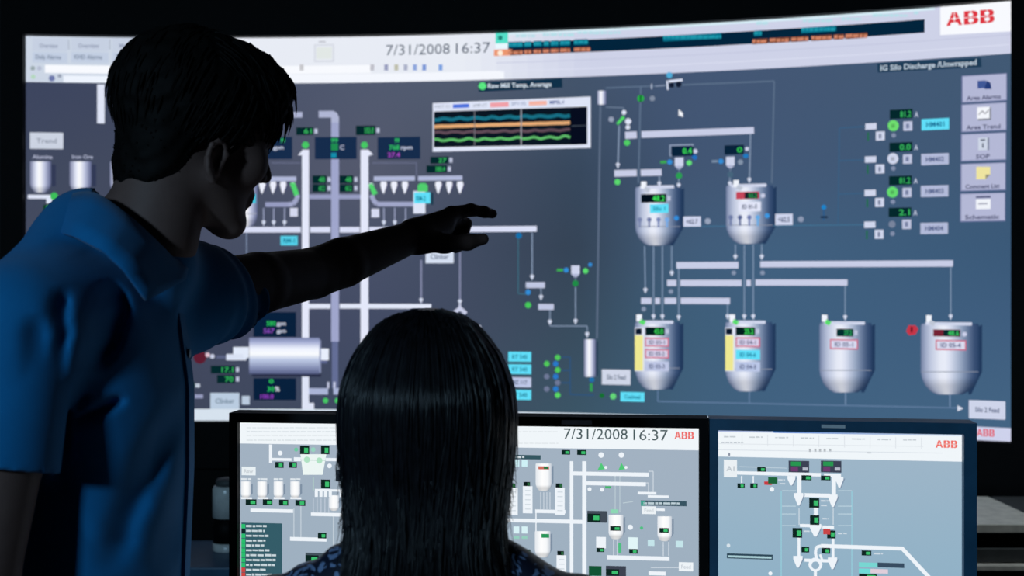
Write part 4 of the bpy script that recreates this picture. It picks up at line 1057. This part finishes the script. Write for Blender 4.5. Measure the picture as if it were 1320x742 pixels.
def tubes(name, polys, rads, material, parent, origin, n=4):
    """many thin strands in one mesh"""
    V = []; F = []; k = 0
    for P, R in zip(polys, rads):
        P = np.asarray(P, float); m = len(P)
        T = np.gradient(P, axis=0); T /= np.linalg.norm(T, axis=1)[:, None] + 1e-9
        ref = np.array([0.3, -0.8, 0.52]); U = np.cross(T, ref); U /= np.linalg.norm(U, axis=1)[:, None] + 1e-9; Wv = np.cross(T, U)
        R = np.asarray(R, float)
        ring = np.stack([P + (U * math.cos(2*PI*j/n) + Wv * math.sin(2*PI*j/n)) * R[:, None] for j in range(n)], 1)
        V.append(ring.reshape(-1, 3))
        i = np.arange(m - 1)[:, None] * n; j = np.arange(n)[None]; j2 = (j + 1) % n
        F.append((np.stack([i + j, i + j2, i + n + j2, i + n + j], -1) + k).reshape(-1, 4)); k += m * n
    return np_mesh(name, np.concatenate(V), np.concatenate(F), material, parent, origin)

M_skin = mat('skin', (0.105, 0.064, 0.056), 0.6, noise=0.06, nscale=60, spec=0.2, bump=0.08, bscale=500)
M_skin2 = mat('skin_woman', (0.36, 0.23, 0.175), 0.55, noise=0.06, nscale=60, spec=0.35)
M_hair = mat('near_black_hair', (0.003, 0.0026, 0.0026), 0.7, noise=0.4, nscale=90, spec=0.08)
M_hairw = mat('glossy_dark_hair', (0.005, 0.005, 0.007), 0.34, noise=0.4, nscale=90, spec=0.32)
M_polo = mat('blue_pique_cotton', (0.003, 0.13, 0.33), 0.85, noise=0.05, nscale=25, spec=0.15, bump=0.2, bscale=1400, sheen=0.1)
M_trs = mat('dark_trouser_cloth', (0.02, 0.021, 0.026), 0.9, bump=0.1)
M_shoe = mat('black_leather', (0.012, 0.011, 0.011), 0.35)
M_btn = mat('dark_button', (0.02, 0.06, 0.12), 0.3)

# ================================================================== the man
# key points (photo pixel, photo pixel, distance)
MO = np.array([-0.532, 1.455]); TH = math.radians(4); MF = np.array([math.cos(TH), math.sin(TH)]); ML = np.array([-MF[1], MF[0]])
trunk = [(.80, .0, .112, .160), (.95, .004, .108, .146), (1.05, .006, .110, .146), (1.15, .002, .118, .150), (1.25, .000, .120, .158), (1.32, -.002, .113, .158), (1.38, .016, .086, .130), (1.425, .022, .058, .085)]
SR = W(26, 424, 1.278); ER = W(-28, 752, 1.228); WR = Vector((-0.55, 1.22, 0.80))
SL = W(250, 380, 1.58); EL = W(404, 352, 1.83); WL = W(530, 306, 2.02)
HS = 0.90; HR = head_frame(math.radians(44), math.radians(13), math.radians(3))
ear = np.array(W(277, 208, 1.42))
HC = ear - HR @ (np.array([-.008, -.077, EARZ]) * HS)
person = empty('person', (MO[0], MO[1], 0), 'standing person in a blue polo shirt pointing at the wall display', 'person')
pog = person.location.copy()
def torso(s, grow, neck=True):
    s.slices(MO, MF, trunk, .03, grow=grow)
    s.ball(SR, .056 + grow, .06); s.ball(SL, .054 + grow, .06)
    nap = np.array(W(112, 302, 1.43))
    s.cap(SR, nap, .052 + grow, .045 + grow, .05)
    s.cap(SL, np.array(W(190, 318, 1.47)), .048 + grow, .034 + grow, .05)
    s.ell((MO[0] - .045, MO[1] - .03, 1.265), (.078 + grow, .138 + grow, .13 + grow), .05)
    s.cap(np.array(W(120, 310, 1.43)), np.array(W(190, 335, 1.44)), .045 + grow, .05 + grow, .04)
def legs(s, grow, upto=0.06):
    P = np.array([MO[0], MO[1], 0]); fw = np.array([MF[0], MF[1], 0]); lf = np.array([ML[0], ML[1], 0]); up = np.array([0, 0, 1.0])
    s.ell(P + up * .86, (.115 + grow, .165 + grow, .13 + grow), .05)
    for sg, st in ((1, .06), (-1, -.05)):
        hip = P + lf * sg * .085 + up * .84; kn = P + lf * sg * .095 + fw * (st * .6 + .02) + up * .48; an = P + lf * sg * .10 + fw * (st - .03) + up * .09
        s.cap(hip, kn, .082 + grow, .056 + grow, .05); s.cap(kn, kn * .6 + an * .4 - fw * .012, .056 + grow, .054 + grow, .03); s.cap(kn * .6 + an * .4 - fw * .012, an if upto < .08 else an, .054 + grow, .040 + grow * 1.4, .03)
        if grow == 0:
            s.cap(an, an + fw * .14 - up * .045, .038, .028, .03); s.cap(an - up * .04, an - fw * .02 - up * .045, .03, .03, .02)
body = Solid()
torso(body, -.012); legs(body, 0.0)
body.cap(np.array(W(172, 340, 1.44)), HC + HR @ (np.array([-.030, 0, -.035]) * HS), .055, .051, .03)
body.cap(np.array(W(202, 300, 1.435)), HC + HR @ (np.array([-.042, 0, -.005]) * HS), .046, .045, .03)
add_head(body, HR, HC, HS)
body.chain([SR, np.array(SR)*.5 + np.array(ER)*.5, ER], [.048, .046, .040], .008)
body.chain([ER, np.array(ER)*.7 + np.array(WR)*.3, WR], [.040, .042, .027], .008)
hand(body, WR, (0.1, 0.02, -1), (-.1, -1, 0), (1, -.2, 0), .98, .4)
fa = np.array(EL)*.72 + np.array(WL)*.28
body.chain([SL, np.array(SL)*.5+np.array(EL)*.5, EL], [.047, .045, .0395], .006)
body.chain([EL, fa, WL], [.0395, .0400, .0275], .006)
# pointing left hand
PX = lambda x, y, d: np.array(W(x, y, d))
wri = PX(530, 305, 2.02)
kn = [PX(582, 275, 2.095), PX(583, 283, 2.118), PX(580, 290, 2.135), PX(575, 297, 2.148)]
for i, q in enumerate(kn): body.cap(wri + (q - wri) * .08, q, .021 if i < 2 else .018, .0125, .018)
body.cap(PX(545, 302, 2.045), PX(572, 292, 2.085), .024, .016, .02)
body.chain([kn[0], PX(607, 270.5, 2.125), PX(624, 273, 2.145), PX(635, 275.5, 2.158)], [.0130, .0114, .0102, .0088], .006)
body.chain([kn[1], PX(601, 288, 2.15), PX(598, 304, 2.135), PX(589, 310, 2.115)], [.0118, .0104, .0092, .0084], .005)
body.chain([kn[2], PX(597, 298, 2.165), PX(594, 313, 2.145), PX(585, 317, 2.122)], [.0112, .010, .009, .008], .005)
body.chain([kn[3], PX(590, 306, 2.172), PX(590, 319, 2.15), PX(587, 321, 2.13)], [.0105, .0092, .0084, .0076], .005)
body.chain([PX(543, 312, 2.02), PX(574, 314, 2.035), PX(603, 312, 2.055), PX(623, 308, 2.07)], [.020, .0148, .0126, .0102], .012)
V, F = body.mesh((-0.85, 1.05, -0.02), (0.05, 2.24, 1.72), 0.0032)
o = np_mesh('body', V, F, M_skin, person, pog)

# short hair
hs = Solid(); hs.frame(HR, HC, HS)
hs.ell((-.016, 0, .058), (.122, .092, .100), .01)
hs.ell((.052, -.01, .098), (.060, .066, .046), .04)
hs.ell((-.058, 0, -.036), (.050, .066, .082), .03)
hs.frame()
Rm = HR.astype(np.float32); Cm = HC.astype(np.float32)
def hair_cut(P, d):
    q = (P - Cm) @ Rm / HS
    x, y, z = q[..., 0], q[..., 1], q[..., 2]
    zmin = np.interp(x, [-.14, -.075, -.052, -.036, -.030, .006, .016, .026, .036, .048, .065, .12], [-.112, -.106, -.088, -.070, -.014, .010, .006, -.012, .004, .034, .036, .034])
    zmin = zmin + .005 * np.sin(y * 260) * np.cos(x * 190)
    cut = (zmin - z) * .8
    clump = .0014 * np.sin(x * 95 + 30 * y + 2.5 * np.sin(z * 60)) * np.sin(y * 120 + z * 50) + .0009 * np.sin(x * 330 + y * 260 - z * 90) 
    d = d + (clump * HS).astype(np.float32)
    return -smin(-d, -(cut * HS).astype(np.float32), .006)
hs.custom(hair_cut)
V, F = hs.mesh(HC - .17, HC + .17, 0.003)
hair = np_mesh('hair', V, F, M_hair, person, pog)
# loose strands that break the hair outline
rn = np.random.RandomState(3)
sel = rn.choice(len(V), 900, replace=False); cenH = HC + HR @ (np.array([-.014, 0, .05]) * HS)
polys, rads = [], []
for i in sel:
    p = V[i]; q = (p - HC) @ HR / HS
    nrm = (p - cenH); nrm /= np.linalg.norm(nrm)
    if q[0] > .03: fl = HR @ np.array([.8, -.35, -.5])
    elif q[2] > .09: fl = HR @ np.array([.6 if q[0] > -.04 else -.5, q[1]*8, -.3])
    else: fl = HR @ np.array([-.25, 0, -1.0])
    fl = fl - nrm * (fl @ nrm); fl /= np.linalg.norm(fl) + 1e-6
    L = rn.uniform(.018, .036); lift = rn.uniform(.0, .005)
    base = p + nrm * .0005
    polys.append([base + fl * L * t_ + nrm * (lift * t_ - .006 * t_ * t_ * (L / .03)) for t_ in (0, .33, .66, 1)])
    rads.append([.0016, .0015, .0011, .0003])
for k in range(0):   # stray hairs at nape and collar
    y = rn.uniform(-.05, .05); b = HC + HR @ (np.array([-.075 + rn.uniform(-.01, .03), y, -.098]) * HS)
    fl = HR @ np.array([-.25 + rn.uniform(-.2, .3), rn.uniform(-.3, .3), -1.0]); L = rn.uniform(.015, .03)
    polys.append([b + fl * L * t_ for t_ in (0, .33, .66, 1)]); rads.append([.0018, .0016, .0011, .0003])
o = tubes('hair_strands', polys, rads, M_hair, person, pog); o['kind'] = 'stuff'

# polo shirt
sh = Solid()
torso(sh, .006)
shR = np.array(SR); dR = np.array(ER) - shR; eR = shR + dR * .56
shL = np.array(SL); eL = PX(306, 388, 1.675)
def sleeve(s0, e, radii, bore, k):
    ax = e - s0; L = float(np.linalg.norm(ax)); ax = (ax / L).astype(np.float32)
    def f(P, d):
        q = P - s0.astype(np.float32); t_ = q @ ax; rad = np.linalg.norm(q - t_[..., None] * ax, axis=-1)
        tc_ = np.clip(t_ / L, 0, 1.3); r_ = np.interp(tc_, [0, .5, 1], radii)
        v = np.where(t_ < 0, np.sqrt(rad * rad + t_ * t_) - radii[0], rad - r_)
        v = np.maximum(v, t_ - L)
        v = np.maximum(v, -np.maximum(rad - bore, L - .012 - t_))
        return smin(d, v.astype(np.float32), k)
    sh.custom(f)
def groove(pts, w, dep, ymax=1.44):
    Q = [np.array(W(x, y, 1.32)) for x, y in pts]
    def f(P, d):
        best = np.full(d.shape, 9.0, np.float32); wt_ = np.zeros(d.shape, np.float32); n_ = len(Q) - 1
        for i, (a, b) in enumerate(zip(Q, Q[1:])):
            ab = (b - a)[[0, 2]]; q = P[..., [0, 2]] - a[[0, 2]]; h = np.clip((q @ ab) / (ab @ ab), 0, 1)
            ds = np.linalg.norm(q - h[..., None] * ab, axis=-1); tt = (i + h) / n_
            wt_ = np.where(ds < best, np.clip(np.minimum(tt, 1 - tt) * 5, 0, 1), wt_); best = np.minimum(best, ds)
        m_ = np.clip((ymax - P[..., 1]) / .05, 0, 1)
        return (d + dep * np.exp(-(best / w) ** 2) * m_ * wt_).astype(np.float32)
    sh.custom(f)
groove([(92,400),(92,440),(90,520),(84,640)], .009, .018)
groove([(106,368),(114,425),(100,505)], .006, .013)
groove([(134,358),(146,400),(141,440),(128,476)], .0065, .014)
groove([(156,512),(128,530),(98,545)], .006, .013)
groove([(118,505),(104,530)], .004, .006)
groove([(206,536),(178,600),(152,680),(140,742)], .014, .014)
groove([(240,650),(215,690),(190,760)], .016, .014)
groove([(170,390),(195,450),(205,520)], .014, .006)
groove([(200,655),(120,700)], .03, -.006)
groove([(60,304),(100,316),(134,334),(156,354),(184,396),(206,402),(240,372)], .012, .012)
sleeve(shR, eR, (.060, .061, .064), .053, .018)
sleeve(shL, eL, (.058, .055, .053), .044, .03)
# folds of the far sleeve
def sleeve_folds(P, d):
    ax = eL - shL; L = np.linalg.norm(ax); ax = ax / L
    t_ = (P - shL.astype(np.float32)) @ ax.astype(np.float32)
    m_ = np.clip((t_ + .01) / .04, 0, 1) * np.clip((P[..., 1] - 1.53) / .03, 0, 1)
    return (d + .003 * m_ * np.sin(t_ * 150 + P[..., 2] * 75 + 1.2)).astype(np.float32)
sh.custom(sleeve_folds)
def cuts(P, d):
    d = np.maximum(d, .835 - P[..., 2])
    return d.astype(np.float32)
sh.custom(cuts)
# neck hole
nc = np.array(W(168, 318, 1.435))
def neck_hole(P, d):
    a = nc; b = HC + HR @ np.array([-.03, 0, -.03]); ab = (b - a) / np.linalg.norm(b - a)
    q = P - a.astype(np.float32); t_ = q @ ab.astype(np.float32); rad = np.linalg.norm(q - t_[..., None] * ab.astype(np.float32), axis=-1)
    return np.maximum(d, -np.maximum(rad - .066, -(t_ + .0))).astype(np.float32)
sh.custom(neck_hole)
V, F = sh.mesh((-0.85, 1.08, 0.80), (-0.15, 1.86, 1.52), 0.0036)
shirt = np_mesh('polo_shirt', V, F, M_polo, person, pog)
sm = shirt.modifiers.new('smooth', 'SMOOTH'); sm.factor = 0.5; sm.iterations = 3

# collar: stands up from the neck line and folds outward to two points
foldA = [(78,258,1.445),(92,255,1.41),(124,253,1.372),(165,281,1.358),(200,312,1.372),(224,335,1.40),(242,350,1.432)]
lowB = [(66,288,1.455),(66,296,1.372),(98,306,1.298),(135,324,1.274),(160,347,1.278),(189,387,1.306),(238,361,1.402)]
standC = [(92,292,1.440),(106,290,1.415),(134,293,1.388),(168,312,1.376),(200,336,1.388),(224,352,1.41),(242,362,1.434)]
def half(rows): return [np.array(W(*r)) for r in rows]
A_, B_, C_ = half(foldA), half(lowB), half(standC)
mid0 = (np.array(W(78, 258, 1.445)))
n3 = np.array([ML[0], ML[1], 0.0])
def mirror(p): return p - 2 * n3 * ((p - mid0) @ n3)
def resample(ps, n):
    ps = np.array(ps); t_ = np.linspace(0, len(ps) - 1, n); out = []
    for q in t_:
        i = min(int(q), len(ps) - 2); f_ = q - i
        p0, p1, p2, p3 = ps[max(i-1, 0)], ps[i], ps[i+1], ps[min(i+2, len(ps)-1)]
        out.append(.5 * ((2*p1) + (p2-p0)*f_ + (2*p0-5*p1+4*p2-p3)*f_**2 + (3*p1-p0-3*p2+p3)*f_**3))
    return out
def ringed(ps):
    h_ = resample(ps, 25); return [mirror(p) for p in h_[::-1]] + h_[1:]
RA, RC = ringed(A_), ringed(C_)
B2 = [np.array([np.interp(q, range(len(B_)), [p[k] for p in B_]) for k in range(3)]) for q in np.linspace(0, len(B_) - 1, 25)]
RB = [mirror(p) for p in B2[::-1]] + B2[1:]
v = []; f = []
rows = []
for a, b, c_ in zip(RA, RB, RC):
    out = (b - a); bulge = np.array([0, 0, .006])
    rows.append([c_, c_ * .5 + a * .5, a, a + out * .08 + bulge, a + out * .35 + bulge, a + out * .7 + bulge * .5, b])
m_ = len(rows[0])
for r in rows: v += [Vector(p) for p in r]
for i in range(len(rows) - 1):
    for j in range(m_ - 1): k_ = i * m_ + j; f.append((k_, k_ + 1, k_ + m_ + 1, k_ + m_))
col_o = mesh_obj('collar', v, f, M_polo, shirt, pog, smooth=True)
so = col_o.modifiers.new('thick', 'SOLIDIFY'); so.thickness = 0.005; so.offset = 0
# placket: a narrow double strip down the front with two buttons
fx = np.array([MF[0], MF[1]])
def front(z, lat=0.0, off=0.0):
    zz = min(max(z, .80), 1.425); T = np.array(trunk)
    a = np.interp(zz, T[:, 0], T[:, 1]) + np.interp(zz, T[:, 0], T[:, 2]) + .006 + off
    p = MO + fx * a + ML * lat; return Vector((p[0], p[1], z))
v = []; f = []
zs = np.linspace(.86, 1.375, 24)
for z in zs:
    for lat, off in ((-.016, -.004), (-.016, .0035), (.016, .0035), (.016, -.004)): v.append(front(z, lat, off))
for i in range(len(zs) - 1):
    for k_ in range(3): f.append((i*4+k_, i*4+k_+1, i*4+4+k_+1, i*4+4+k_))
mesh_obj('placket', v, f, M_polo, shirt, pog, smooth=False)
for z in (1.362, 1.29):
    c_ = front(z, 0, .0045); Mx = Matrix.Translation(c_) @ Matrix.Rotation(TH, 4, 'Z') @ Matrix.Rotation(PI/2, 4, 'Y')
    MB().lathe((0, 0, -.001), [(.0055, 0), (.006, .001), (.006, .0025), (.005, .0032)], 14, Mx).build('button', M_btn, shirt, pog)
# trousers and shoes
tr = Solid(); legs(tr, .014)
tr.custom(lambda P, d: np.maximum(np.maximum(d, P[..., 2] - .93), .055 - P[..., 2]).astype(np.float32))
V, F = tr.mesh((-0.80, 1.15, 0.02), (-0.25, 1.75, 1.0), 0.007)
np_mesh('trousers', V, F, M_trs, person, pog)
for sg, st in ((1, .06), (-1, -.05)):
    ss = Solid(); P0 = np.array([MO[0], MO[1], 0]); fw = np.array([MF[0], MF[1], 0]); lf = np.array([ML[0], ML[1], 0])
    an = P0 + lf * sg * .10 + fw * (st - .03)
    ss.cap(an - fw * .03 + [0, 0, .045], an + fw * .10 + [0, 0, .042], .046, .044, .02); ss.cap(an + fw * .10 + [0, 0, .04], an + fw * .165 + [0, 0, .032], .045, .034, .03); ss.cap(an + [0, 0, .06], an + [0, 0, .085], .052, .052, .03)
    ss.custom(lambda P, d: np.maximum(d, .001 - P[..., 2]).astype(np.float32))
    V, F = ss.mesh(an - np.array([.16, .16, .03]), an + np.array([.26, .26, .16]), 0.005)
    np_mesh('shoe', V, F, M_shoe, person, pog)

# ================================================================== the seated woman
WX, WY = -0.0945, 1.305
wp = empty('person', (WX, WY, 0), 'seated person with long dark hair and patterned navy top, seen from behind', 'person')
wog = wp.location.copy()
WS = 0.88; WRm = head_frame(math.radians(90), math.radians(6)); WC = np.array([WX, WY + .012, 1.214])
def wtorso(s, g):
    tb = [(.44, 0, .11, .165), (.55, 0, .105, .165), (.68, .0, .092, .135), (.80, .005, .105, .145), (.92, .01, .10, .155), (1.0, 0, .075, .14), (1.045, -.005, .05, .085)]
    s.slices((WX, WY - .02), (0, 1), tb, .03, grow=g)
    for x in (1, -1):
        s.ball((WX + x*.162, WY - .01, .985), .048 + g, .05)
        s.cap((WX + x*.160, WY - .015, 1.000), (WX + x*.045, WY - .02, 1.068), .038 + g, .040 + g, .04)
def wlegs(s, g, foot=True):
    for x in (1, -1):
        hip = np.array([WX + x*.085, WY - .0, .515]); kn_ = np.array([WX + x*.11, WY + .40, .545 - .02]); an = np.array([WX + x*.10, WY + .36, .09])
        s.cap(hip, kn_, .082 + g, .058 + g, .04); s.cap(kn_, an, .055 + g, .036 + g, .03)
        if foot: s.cap(an, an + np.array([0, .13, -.05]), .036, .026, .03); s.ball(an + np.array([0, -.02, -.05]), .028, .03)
wb = Solid(); wtorso(wb, -.012); wlegs(wb, 0)
wb.cap((WX, WY - .01, 1.05), WC + WRm @ (np.array([-.02, 0, -.04]) * WS), .054, .050, .03)
add_head(wb, WRm, WC, WS)
for x in (1, -1):
    s_, e_, w_ = np.array([WX + x*.165, WY - .01, .985]), np.array([WX + x*.215, WY - .0, .735]), np.array([WX + x*.15, WY + .13, .730])
    wb.chain([s_, e_], [.042, .034], .008); wb.chain([e_, e_*.7 + w_*.3, w_], [.034, .034, .023], .008)
    hand(wb, w_, (-x*.25, 1, 0.02), (0, 0, 1), (-x, 0, 0), .82, .22)
V, F = wb.mesh((WX - .36, WY - .20, -.01), (WX + .36, WY + .62, 1.40), 0.004)
np_mesh('body', V, F, M_skin2, wp, wog)
# patterned navy top
m = mat('navy_floral_print', (0.010, 0.022, 0.06), 0.5, spec=0.4)
nt = m.node_tree; b = nt.nodes['Principled BSDF']
vo = nt.nodes.new('ShaderNodeTexNoise'); vo.inputs['Scale'].default_value = 42; vo.inputs['Detail'].default_value = 1.0; vo.inputs['Distortion'].default_value = 2.0
tc = nt.nodes.new('ShaderNodeTexCoord'); nt.links.new(tc.outputs['Object'], vo.inputs['Vector'])
cr = nt.nodes.new('ShaderNodeValToRGB'); cr.color_ramp.interpolation = 'EASE'
cr.color_ramp.elements[0].position = .54; cr.color_ramp.elements[0].color = (0.008, 0.012, 0.03, 1)
cr.color_ramp.elements[1].position = .60; cr.color_ramp.elements[1].color = (0.16, 0.24, 0.42, 1)
nt.links.new(vo.outputs['Fac'], cr.inputs['Fac']); nt.links.new(cr.outputs['Color'], b.inputs['Base Color'])
bl = Solid(); wtorso(bl, .006)
for x in (1, -1):
    bl.chain([np.array([WX + x*.162, WY - .01, .985]), np.array([WX + x*.20, WY - .005, .84])], [.052, .052], .03)
def wcut(P, d):
    d = np.maximum(d, .47 - P[..., 2])
    for x in (1, -1):
        e = np.array([WX + x*.20, WY - .005, .84], np.float32); ax = np.array([x*.038, .005, -.145], np.float32); ax /= np.linalg.norm(ax)
        q = P - e; t_ = q @ ax; rad = np.linalg.norm(q - t_[..., None] * ax, axis=-1)
        d = np.where((rad < .09) & (t_ > -.02), np.maximum(d, t_), d)
    q = P - np.array([WX, WY - .0, 1.06], np.float32)
    hole = np.maximum(np.linalg.norm(q * np.array([1, .9, 0], np.float32), axis=-1) - .068, -(q[..., 2] + .02))
    d = np.maximum(d, -hole)
    return (d + .002 * np.sin(P[..., 2] * 90 + P[..., 0] * 120)).astype(np.float32)
bl.custom(wcut)
V, F = bl.mesh((WX - .32, WY - .20, .43), (WX + .32, WY + .20, 1.13), 0.0045)
np_mesh('blouse', V, F, m, wp, wog)
wt = Solid(); wlegs(wt, .012, False); wt.ell((WX, WY - .02, .52), (.172, .118, .085), .04)
wt.custom(lambda P, d: np.maximum(np.maximum(d, P[..., 2] - .64), .07 - P[..., 2]).astype(np.float32))
V, F = wt.mesh((WX - .30, WY - .20, .03), (WX + .30, WY + .60, .68), 0.008)
np_mesh('trousers', V, F, M_trs, wp, wog)
for x in (1, -1):
    ss = Solid(); an = np.array([WX + x*.10, WY + .36, 0.0]); up = np.array([0, 0, 1.])
    ss.cap(an + up*.042 - [0, .03, 0], an + np.array([0, .10, .040]), .040, .038, .02); ss.cap(an + np.array([0, .10, .038]), an + np.array([0, .16, .028]), .038, .028, .03); ss.cap(an + up*.05, an + up*.08, .044, .046, .03)
    ss.custom(lambda P, d: np.maximum(d, .001 - P[..., 2]).astype(np.float32))
    V, F = ss.mesh(an - np.array([.12, .14, .03]), an + np.array([.12, .26, .16]), 0.006)
    np_mesh('shoe', V, F, M_shoe, wp, wog)
# long hair: body of hair plus strands
prof = [(399,16),(404,38),(409,50),(418,62),(429,72),(453,90),(477,101),(502,109),(536,112),(575,110),(609,106),(643,101),(673,97),(697,96),(720,99),(745,103),(775,102)]
hz = np.array([CZ + (HOR - y) / FPX * 1.30 for y, _ in prof])[::-1]; hb = np.array([w_ / FPX * 1.30 for _, w_ in prof])[::-1]
ha = np.interp(hz, [1.0, 1.08, 1.16, 1.26, 1.33, 1.36], [.058, .070, .098, .112, .085, .03])
hcy = np.interp(hz, [1.0, 1.08, 1.16, 1.30], [WY - .055, WY - .040, WY - .005, WY + .005])
def hair_pt(ph, z, off=0.0):
    a = np.interp(z, hz, ha) + off; b_ = np.interp(z, hz, hb) + off; cy_ = np.interp(z, hz, hcy)
    return np.array([WX + b_ * math.sin(ph), cy_ - a * math.cos(ph), z])
hv = Solid()
def hair_vol(P, d):
    z = np.clip(P[..., 2], hz[0], hz[-1]); a = np.interp(z, hz, ha) - .003; b_ = np.interp(z, hz, hb) - .003; cy_ = np.interp(z, hz, hcy)
    u = (P[..., 0] - WX) / b_; w_ = (P[..., 1] - cy_) / a
    k0 = np.sqrt(u*u + w_*w_) + 1e-6; k1 = np.sqrt((u/b_)**2 + (w_/a)**2) + 1e-6
    d = k0 * (k0 - 1) / k1
    ang = np.arctan2(u, -w_)
    d = d + .0022 * np.sin(ang * 17 + z * 9) * np.clip((1.33 - z) / .1, 0, 1) + .0012 * np.sin(ang * 41 + z * 15)
    e = np.abs(P[..., 2] - z); d = np.where(e > 0, np.maximum(d, e), d)
    # face opening in front
    face = np.maximum(np.maximum(np.abs(P[..., 0] - WX) - .060, (WY + .045) - P[..., 1]), P[..., 2] - (WC[2] + .055))
    d = np.maximum(d, -face)
    ragged = hz[0] + .03 + .02 * np.sin(ang * 9) + .012 * np.sin(ang * 23 + 1)
    d = np.maximum(d, ragged - P[..., 2])
    return d.astype(np.float32)
hv.custom(hair_vol)
V, F = hv.mesh((WX - .14, WY - .17, .99), (WX + .14, WY + .15, 1.37), 0.003)
whair = np_mesh('hair', V, F, M_hairw, wp, wog)
rn = np.random.RandomState(11); polys, rads = [], []
for i in range(2100):
    ph = rn.uniform(-2.15, 2.15); zs_ = 1.350 - abs(rn.normal(0, .012)) if rn.rand() < .6 else rn.uniform(1.15, 1.345)
    ze = rn.uniform(1.02, 1.10) - .02 * rn.rand()
    if rn.rand() < .3: ze = rn.uniform(1.06, 1.17)
    drift = rn.normal(0, .10); off0 = rn.uniform(-.002, .0028); wob = rn.uniform(0, 6); tip = rn.normal(0, .006)
    n_ = 16; pl = []
    for j in range(n_):
        t_ = j / (n_ - 1); z = zs_ + (ze - zs_) * t_
        o_ = off0 + .0012 * math.sin(wob + 5 * t_) + (tip * max(0, t_ - .75) * 4 if tip > 0 else 0)
        pl.append(hair_pt(ph + drift * t_ * t_ + .012 * math.sin(wob + 7 * t_), z, o_))
    r0 = rn.uniform(.0007, .0016); polys.append(pl); rads.append([r0 * min(1, .45 + 3 * t_) * (1 - .85 * max(0, t_ - .7) / .3) for t_ in np.linspace(0, 1, n_)])
for i in range(70):   # fly-away hairs and layered wisps at both sides
    sg = rn.choice([-1, 1]); ph = sg * rn.uniform(1.1, 1.7); z0 = rn.uniform(1.10, 1.25); L = rn.uniform(.05, .11)
    pl = [hair_pt(ph, max(z0 - L * t_, 1.015), .001 + .010 * t_ * t_ * rn.uniform(.3, 1.2)) for t_ in np.linspace(0, 1, 9)]
    polys.append(pl); rads.append([.0012 * (1 - .8 * t_) for t_ in np.linspace(0, 1, 9)])
o = tubes('hair_strands', polys, rads, M_hairw, wp, wog); o['kind'] = 'stuff'
